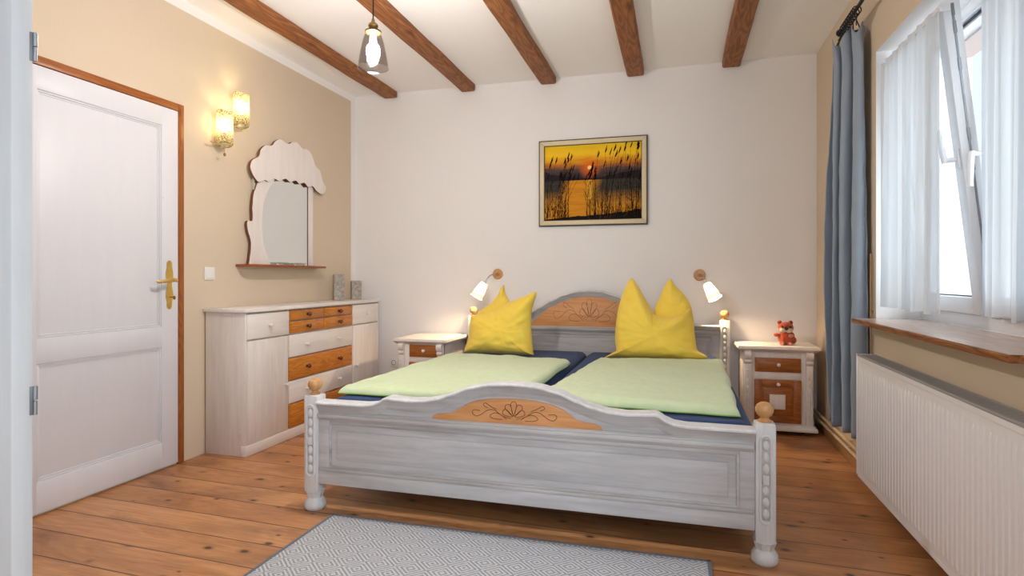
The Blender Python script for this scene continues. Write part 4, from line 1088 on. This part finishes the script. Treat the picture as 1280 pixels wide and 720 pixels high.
# ------------------------------------------------------------------ switch and sockets
t = thing('light_switch', (XL, 2.985, 1.10), 'white square light switch on the beige wall beside the door', 'light switch')
obj('plate', box(BM(), XL, XL + .008, 2.945, 3.025, 1.060, 1.140, .004), 'plate', t)
b = BM(); box(b, XL + .006, XL + .013, 2.955, 3.015, 1.070, 1.130, .004); obj('rocker', b, 'plate', t)
for k, (xc, lab) in enumerate(((-2.392, 'white wall socket closer to the room corner behind the bed'), (-2.312, 'white wall socket closer to the nightstand in the corner'))):
    t = thing('wall_socket', (xc, YB, .325), lab, 'socket', 'wall sockets low on the back wall')
    obj('plate', box(BM(), xc - .039, xc + .039, YB - .009, YB, .286, .364, .004), 'plate', t)
    b = BM(); lathe(b, [(0.0205, 0), (.0215, .0025), (.0195, .0035), (.019, .0008), (0, .0008)], (xc, YB - .009, .325), 20, aim((0, -1, 0))); lathe(b, [(0.0185, .0006), (.0185, .0014), (0, .0014)], (xc, YB - .009, .325), 20, aim((0, -1, 0)), 1); obj('well', b, ['dark_hole', 'plate'], t)

# ------------------------------------------------------------------ lamps
sco = thing('wall_sconce', (XL, 3.08, 1.95), 'brass wall sconce with two lit textured glass shades between the door and mirror', 'wall lamp')
b = BM(); lathe(b, [(0, 0), (.030, 0), (.032, .005), (.024, .014), (.010, .022), (0, .024)], (XL, 3.06, 1.935), 24, aim((1, 0, 0))); obj('wall_plate', b, 'pale_metal', sco)
SH = [(XL + .085, 3.022, 1.906, .198), (XL + .085, 3.165, 2.058, .198)]
for k, (x, y, z, h) in enumerate(SH):
    b = BM(); pth = [(XL + .02, 3.06, 1.935), (XL + .06, (3.06 + y) / 2, z - .022), (x, y, z - .020), (x, y, z + .01)]
    tube(b, catmull(pth, False, 5), .0042, 10)
    if k == 0: tube(b, [(XL + .04, 3.02, 1.900), (XL + .06, 2.96, 1.898), (XL + .065, 2.93, 1.902)], [.0035, .004, .0065], 10)
    lathe(b, [(0, z - .018), (.020, z - .018), (.026, z - .006), (.022, z + .002), (0, z + .003)], (x, y, 0), 20); obj('arm', b, 'pale_metal', sco)
    b = BM(); seg = 32; rows = []
    for q in range(13):
        zz = q / 12; row = []
        for i in range(seg):
            a = 2 * PI * i / seg; r = .048 + .0015 * noise.noise(Vector((math.cos(a) * 5, math.sin(a) * 5, zz * 9 + k)))
            z_ = z + zz * h - (1 - zz) ** 4 * .018 * math.cos(a - 2.2) + zz ** 6 * .006 * math.sin(3 * a)
            row.append(b.verts.new((x + r * math.cos(a), y + r * math.sin(a), z_)))
        rows.append(row)
    for a_, c in zip(rows, rows[1:]):
        for i in range(seg): b.faces.new((a_[i], a_[(i + 1) % seg], c[(i + 1) % seg], c[i]))
    bot_ = b.verts.new((x, y, z)) 
    for i in range(seg): b.faces.new((bot_, rows[0][(i + 1) % seg], rows[0][i]))
    obj('shade', b, 'ice', sco, smooth=180)
    b = BM(); lathe(b, [(0, z + .07), (.010, z + .072), (.017, z + .10), (.018, z + .125), (.010, z + .150), (0, z + .155)], (x, y, 0), 16); obj('bulb', b, 'bulb_sconce', sco)
    lathe_b = BM(); lathe(lathe_b, [(0, z + .004), (.012, z + .004), (.012, z + .070), (0, z + .0705)], (x, y, 0), 16); obj('candle_holder', lathe_b, 'white_knob', sco)
b = BM(); tube(b, [(XL + .085, 3.022, 1.885), (XL + .085, 3.022, 1.845)], .0014, 6); ball(b, (XL + .085, 3.022, 1.838), .008, (1, 1, 1.4)); obj('pull_cord', b, 'old_brass', sco)

px_, py_ = -1.344, 2.43
pen = thing('pendant_lamp', (px_, py_, 2.04), 'pendant lamp with smoky bell-shaped glass shade hanging from the ceiling', 'pendant lamp')
obj('cord', tube(BM(), [(px_, py_, 2.262), (px_, py_, 2.69)], .0032, 8), 'black_cord', pen)
b = BM(); lathe(b, [(0, 2.66), (.045, 2.66), (.048, 2.672), (.048, 2.699), (0, 2.6995)], (px_, py_, 0), 24); obj('ceiling_rose', b, 'black', pen)
b = BM(); lathe(b, [(0, 2.195), (.022, 2.195), (.037, 2.203), (.037, 2.212), (.022, 2.215), (.014, 2.220), (.021, 2.228), (.023, 2.236), (.019, 2.246), (.009, 2.252), (.006, 2.268), (0, 2.269)], (px_, py_, 0), 24); obj('lamp_holder', b, 'old_brass', pen)
b = BM(); pr = [(.024, 2.204), (.035, 2.199), (.041, 2.187), (.050, 2.155), (.059, 2.110), (.066, 2.068), (.0695, 2.042)]
lathe(b, pr + [(.0675, 2.0405)] + [(r - .0025, z) for r, z in pr[::-1]][1:], (px_, py_, 0), 40); obj('glass_shade', b, 'smoke', pen, smooth=60)
b = BM(); lathe(b, [(.0675, 2.040), (.0705, 2.040), (.0712, 2.043), (.0695, 2.0455), (.0675, 2.044), (.0675, 2.040)], (px_, py_, 0), 40); obj('glass_rim', b, 'clear', pen, smooth=60)
b = BM(); lathe(b, [(0, 2.074), (.012, 2.077), (.026, 2.098), (.030, 2.118), (.027, 2.138), (.017, 2.152), (0, 2.153)], (px_, py_, 0), 32); obj('bulb', b, 'bulb_pendant', pen)
b = BM(); lathe(b, [(0, 2.150), (.015, 2.150), (.016, 2.156), (.0155, 2.192), (0, 2.1945)], (px_, py_, 0), 20); obj('bulb_socket', b, 'white_knob', pen)

def reading_lamp(base, top, bot, label, rt=.030, rb=.052):
    t = thing('reading_lamp', base, label, 'wall lamp', 'two bedside reading lamps')
    bx, by, bz = base
    b = BM(); lathe(b, [(0, 0), (.044, 0), (.044, .012), (.038, .020), (.016, .022), (.013, .03), (0, .031)], (bx, by, bz), 28, aim((0, -1, 0))); obj('wooden_base', b, 'finial', t)
    T_, B_ = Vector(top), Vector(bot); ax = (B_ - T_).normalized()
    b = BM(); s0 = Vector((bx, by - .026, bz)); mid = (s0 + T_) / 2 + Vector((0, -.03, .022))
    tube(b, catmull([tuple(s0), tuple(s0 + Vector((0, -.03, .004))), tuple(mid), tuple(T_ - ax * .012), tuple(T_)], False, 6), .0048, 10)
    tube(b, [tuple(T_ - ax * .012), tuple(T_ + ax * .004)], .013, 14); obj('gooseneck', b, 'chrome', t)
    b = BM(); L = (B_ - T_).length; mt = aim(ax)
    pr = [(.011, 0), (rt - .004, 0), (rt, .004), (rt + (rb - rt) * .5, L * .5), (rb, L)]
    lathe(b, pr, top, 32, mt); obj('shade', b, 'shade_lit', t, smooth=60)
    b = BM(); lathe(b, [(0, .03), (.012, .03), (.020, .055), (.020, .072), (.012, .088), (0, .092)], top, 18, mt); obj('bulb', b, 'bulb', t)
reading_lamp((-1.437, YB, 1.103), (-1.508, 4.555, 1.028), (-1.566, 4.520, .915), 'lit reading lamp on the back wall above the yellow pillow nearer the dresser')
reading_lamp((.173, YB, 1.094), (.218, 4.560, 1.030), (.275, 4.520, .922), 'lit reading lamp on the back wall above the nightstand with the plush toy')

# ------------------------------------------------------------------ sunset painting
PX0, PX1, PZ0, PZ1 = -1.080, -.213, 1.490, 2.187
pt = thing('framed_painting', ((PX0 + PX1) / 2, YB, PZ0), 'framed painting of an orange lake sunset with dark reeds above the bed', 'painting')
b = BM(); fw = .044
def fr_ring(bm, x0, x1, z0, z1, w, y0, y1, mi, bev):
    for poly in ([(x0, z0), (x1, z0), (x1 - w, z0 + w), (x0 + w, z0 + w)], [(x0, z1), (x0 + w, z1 - w), (x1 - w, z1 - w), (x1, z1)],
                 [(x0, z0), (x0 + w, z0 + w), (x0 + w, z1 - w), (x0, z1)], [(x1, z0), (x1, z1), (x1 - w, z1 - w), (x1 - w, z0 + w)]):
        prism(bm, poly, lambda a, z, d: (a, d, z), y0, y1, bev, mi)
fr_ring(b, PX0, PX1, PZ0, PZ1, .012, YB - .001, YB - .026, 1, .002)
fr_ring(b, PX0 + .008, PX1 - .008, PZ0 + .008, PZ1 - .008, .036, YB - .001, YB - .032, 0, .006)
fr_ring(b, PX0 + .040, PX1 - .040, PZ0 + .040, PZ1 - .040, .008, YB - .001, YB - .024, 1, .001)
obj('frame', b, ['frame_light', 'frame_dark'], pt)
cx0, cx1, cz0, cz1 = PX0 + .045, PX1 - .045, PZ0 + .045, PZ1 - .045
W_, H_ = cx1 - cx0, cz1 - cz0
org = Vector(((PX0 + PX1) / 2, YB, PZ0))
M['canvas'] = m_canvas(cx0 - org.x, W_, cz0 - org.z, H_)
M['reed'] = m_plain('painted_reed', sr(26, 18, 14), 0.7, spec=0.08); M['reed_gold'] = m_plain('painted_reed_brown', sr(96, 58, 24), 0.7, spec=0.08)
b = BM(); box(b, cx0, cx1, YB - .014, YB - .002, cz0, cz1)
def stroke(p0, p1, w, mi):
    d = Vector((p1[0] - p0[0], p1[1] - p0[1])); n_ = Vector((-d.y, d.x)).normalized() * w
    y = YB - .0148
    cl = lambda x, z: (max(cx0, min(cx1, x)), y, max(cz0, min(cz1, z)))
    vs = [b.verts.new(cl(p0[0] + n_.x, p0[1] + n_.y)), b.verts.new(cl(p0[0] - n_.x, p0[1] - n_.y)), b.verts.new(cl(p1[0] - n_.x * .5, p1[1] - n_.y * .5)), b.verts.new(cl(p1[0] + n_.x * .5, p1[1] + n_.y * .5))]
    f = b.faces.new(vs); f.material_index = mi
def reed(u, hgt, lean, head=True):
    x = cx0 + u * W_; z = cz0 + .01 + .03 * R.random(); n_ = 4; p = (x, z)
    for k in range(n_):
        t_k = (k + 1) / n_; q = (x + lean * W_ * t_k ** 1.6, z + hgt * H_ * t_k); stroke(p, q, .0022 - .0003 * k, 1); p = q
    if head:
        for k in range(3): stroke((p[0] + .002 * k, p[1] + .006 * k), (p[0] + .008 + .012 * R.random(), p[1] + .030 + .012 * k), .0042, 1)
    for _ in range(2):
        zz = R.uniform(.2, .8); s0 = (x + lean * W_ * zz ** 1.6, z + hgt * H_ * zz); stroke(s0, (s0[0] + R.uniform(-.05, .05), s0[1] + R.uniform(.02, .07)), .0016, 1)
for _ in range(34): reed(R.uniform(.52, .99), R.uniform(.45, .92), R.uniform(-.06, .10))
for _ in range(22): reed(R.uniform(.01, .26), R.uniform(.40, .78), R.uniform(-.02, .16))
for _ in range(8): reed(R.uniform(.44, .56), R.uniform(.45, .75), R.uniform(-.02, .05))
for _ in range(230):
    u = R.choice([R.uniform(.46, 1), R.uniform(.5, 1), R.uniform(0, .25)]); x = cx0 + u * W_; z = cz0 + R.uniform(0, .16) * H_
    stroke((x, z), (x + R.uniform(-.03, .03), z + R.uniform(.02, .07)), .0018, 1 if R.random() < .7 else 2)
obj('canvas', b, ['canvas', 'reed', 'reed_gold'], pt, smooth=0)

# ------------------------------------------------------------------ plush toy
pc = Vector((.742, 4.50, .602))
toy = thing('plush_toy', pc, 'small orange plush animal with a cream muzzle sitting on the nightstand', 'plush toy')
P_ = lambda x, y, z: (pc.x + x, pc.y + y, pc.z + z)
b = BM()
ball(b, P_(0, 0, .048), 1, (.050, .042, .050)); ball(b, P_(.002, .002, .118), 1, (.052, .044, .043))
for g in (-1, 1): ball(b, P_(g * .036, .008, .154), 1, (.016, .010, .017)); ball(b, P_(g * .026, -.030, .012), 1, (.017, .026, .0145))
ball(b, P_(-.056, -.012, .068), 1, (.024, .014, .013)); ball(b, P_(.044, -.014, .062), 1, (.014, .014, .026)); ball(b, P_(.055, .02, .030), 1, (.022, .02, .026))
o = obj('body', b, 'plush', toy, smooth=180)
m_ = o.modifiers.new('r', 'REMESH'); m_.mode = 'VOXEL'; m_.voxel_size = .0035; m_.use_smooth_shade = True
b = BM(); ball(b, P_(-.020, -.027, .104), 1, (.024, .024, .018)); ball(b, P_(.018, -.027, .104), 1, (.026, .024, .018)); obj('muzzle', b, 'plush_white', toy, smooth=180)
b = BM(); ball(b, P_(-.001, -.049, .117), 1, (.0125, .009, .0115)); obj('nose', b, 'nose', toy, smooth=180)
for g in (-1, 1):
    b = BM(); ball(b, P_(g * .026, -.037, .127), 1, (.0075, .005, .0085)); obj('eye', b, 'nose', toy, smooth=180)
    b = BM(); ball(b, P_(g * .036, .000, .154), 1, (.009, .005, .010)); obj('inner_ear', b, 'plush_dark', toy, smooth=180)
b = BM(); ball(b, P_(.030, -.034, .066), 1, (.018, .010, .014)); obj('chest_patch', b, 'plush_pink', toy, smooth=180)
for x in (-.026, .028):
    b = BM(); ball(b, P_(x, -.054, .011), 1, (.010, .005, .008)); obj('foot_pad', b, 'plush_pink', toy, smooth=180)

# ------------------------------------------------------------------ rug
rg = thing('rug', (-.69, 1.75, 0), 'light grey flat-woven rug with a diamond pattern and dark edge at the bed foot', 'rug')
RX0, RX1, RY0, RY1 = -1.497, .128, 1.16, 2.338
obj('woven_field', box(BM(), RX0 + .012, RX1 - .012, RY0 + .012, RY1 - .012, .001, .0085, .002), 'rug', rg)
b = BM()
for r_ in ((RX0, RX1, RY0, RY0 + .016), (RX0, RX1, RY1 - .016, RY1), (RX0, RX0 + .016, RY0, RY1), (RX1 - .016, RX1, RY0, RY1)): box(b, *r_, .0008, .0098, .003)
obj('edge_binding', b, 'rug_edge', rg)

# ------------------------------------------------------------------ light and camera
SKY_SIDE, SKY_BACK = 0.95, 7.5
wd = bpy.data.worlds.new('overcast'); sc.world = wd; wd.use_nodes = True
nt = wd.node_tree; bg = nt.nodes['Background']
# overcast sky, made brighter out of view behind the camera to fill the room
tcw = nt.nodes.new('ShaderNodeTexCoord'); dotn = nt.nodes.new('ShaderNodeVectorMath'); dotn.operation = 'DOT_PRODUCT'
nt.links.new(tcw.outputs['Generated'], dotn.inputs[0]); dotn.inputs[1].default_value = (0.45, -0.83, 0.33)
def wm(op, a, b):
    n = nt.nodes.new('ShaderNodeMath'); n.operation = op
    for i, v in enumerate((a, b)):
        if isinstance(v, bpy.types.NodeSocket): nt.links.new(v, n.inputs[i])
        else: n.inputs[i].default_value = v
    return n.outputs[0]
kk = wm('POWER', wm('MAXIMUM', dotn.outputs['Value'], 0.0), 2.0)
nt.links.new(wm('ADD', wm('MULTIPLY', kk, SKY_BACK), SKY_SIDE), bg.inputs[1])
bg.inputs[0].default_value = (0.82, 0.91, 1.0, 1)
def portal(name, loc, rot, sx, sy):
    l = bpy.data.lights.new(name, 'AREA'); l.shape = 'RECTANGLE'; l.size = sx; l.size_y = sy
    l.cycles.is_portal = True
    o = bpy.data.objects.new(name, l); o.location = loc; o.rotation_euler = rot; COL.objects.link(o)
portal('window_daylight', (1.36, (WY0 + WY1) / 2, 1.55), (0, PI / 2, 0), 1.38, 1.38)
portal('added_side_window_daylight', (1.36, (SY0 + SY1) / 2, 1.52), (0, PI / 2, 0), SZ1 - SZ0, SY1 - SY0)  # portal of the added side window

portal('added_front_window_daylight', ((FX0 + FX1) / 2, YF - .14, 1.55), (PI / 2, 0, 0), FX1 - FX0, FZ1 - FZ0)  # portal of the added window at the camera's back

cam = bpy.data.cameras.new('camera'); co = bpy.data.objects.new('camera', cam); COL.objects.link(co)
co.location = (0, 0, 1.08); co.rotation_euler = (PI / 2, 0, math.radians(15.63))
cam.sensor_width = 36; cam.lens = 733 / 1280 * 36; cam.shift_y = -14 / 1280; cam.clip_start = 0.02
sc.camera = co
vs = sc.view_settings
vs.view_transform = 'Standard'; vs.look = 'None'; vs.gamma = 1; vs.use_curve_mapping = False; vs.exposure = 0.2
cy = sc.cycles
cy.max_bounces = 12; cy.diffuse_bounces = 6; cy.transparent_max_bounces = 16; cy.caustics_reflective = False; cy.caustics_refractive = False
cy.sample_clamp_indirect = 6.0
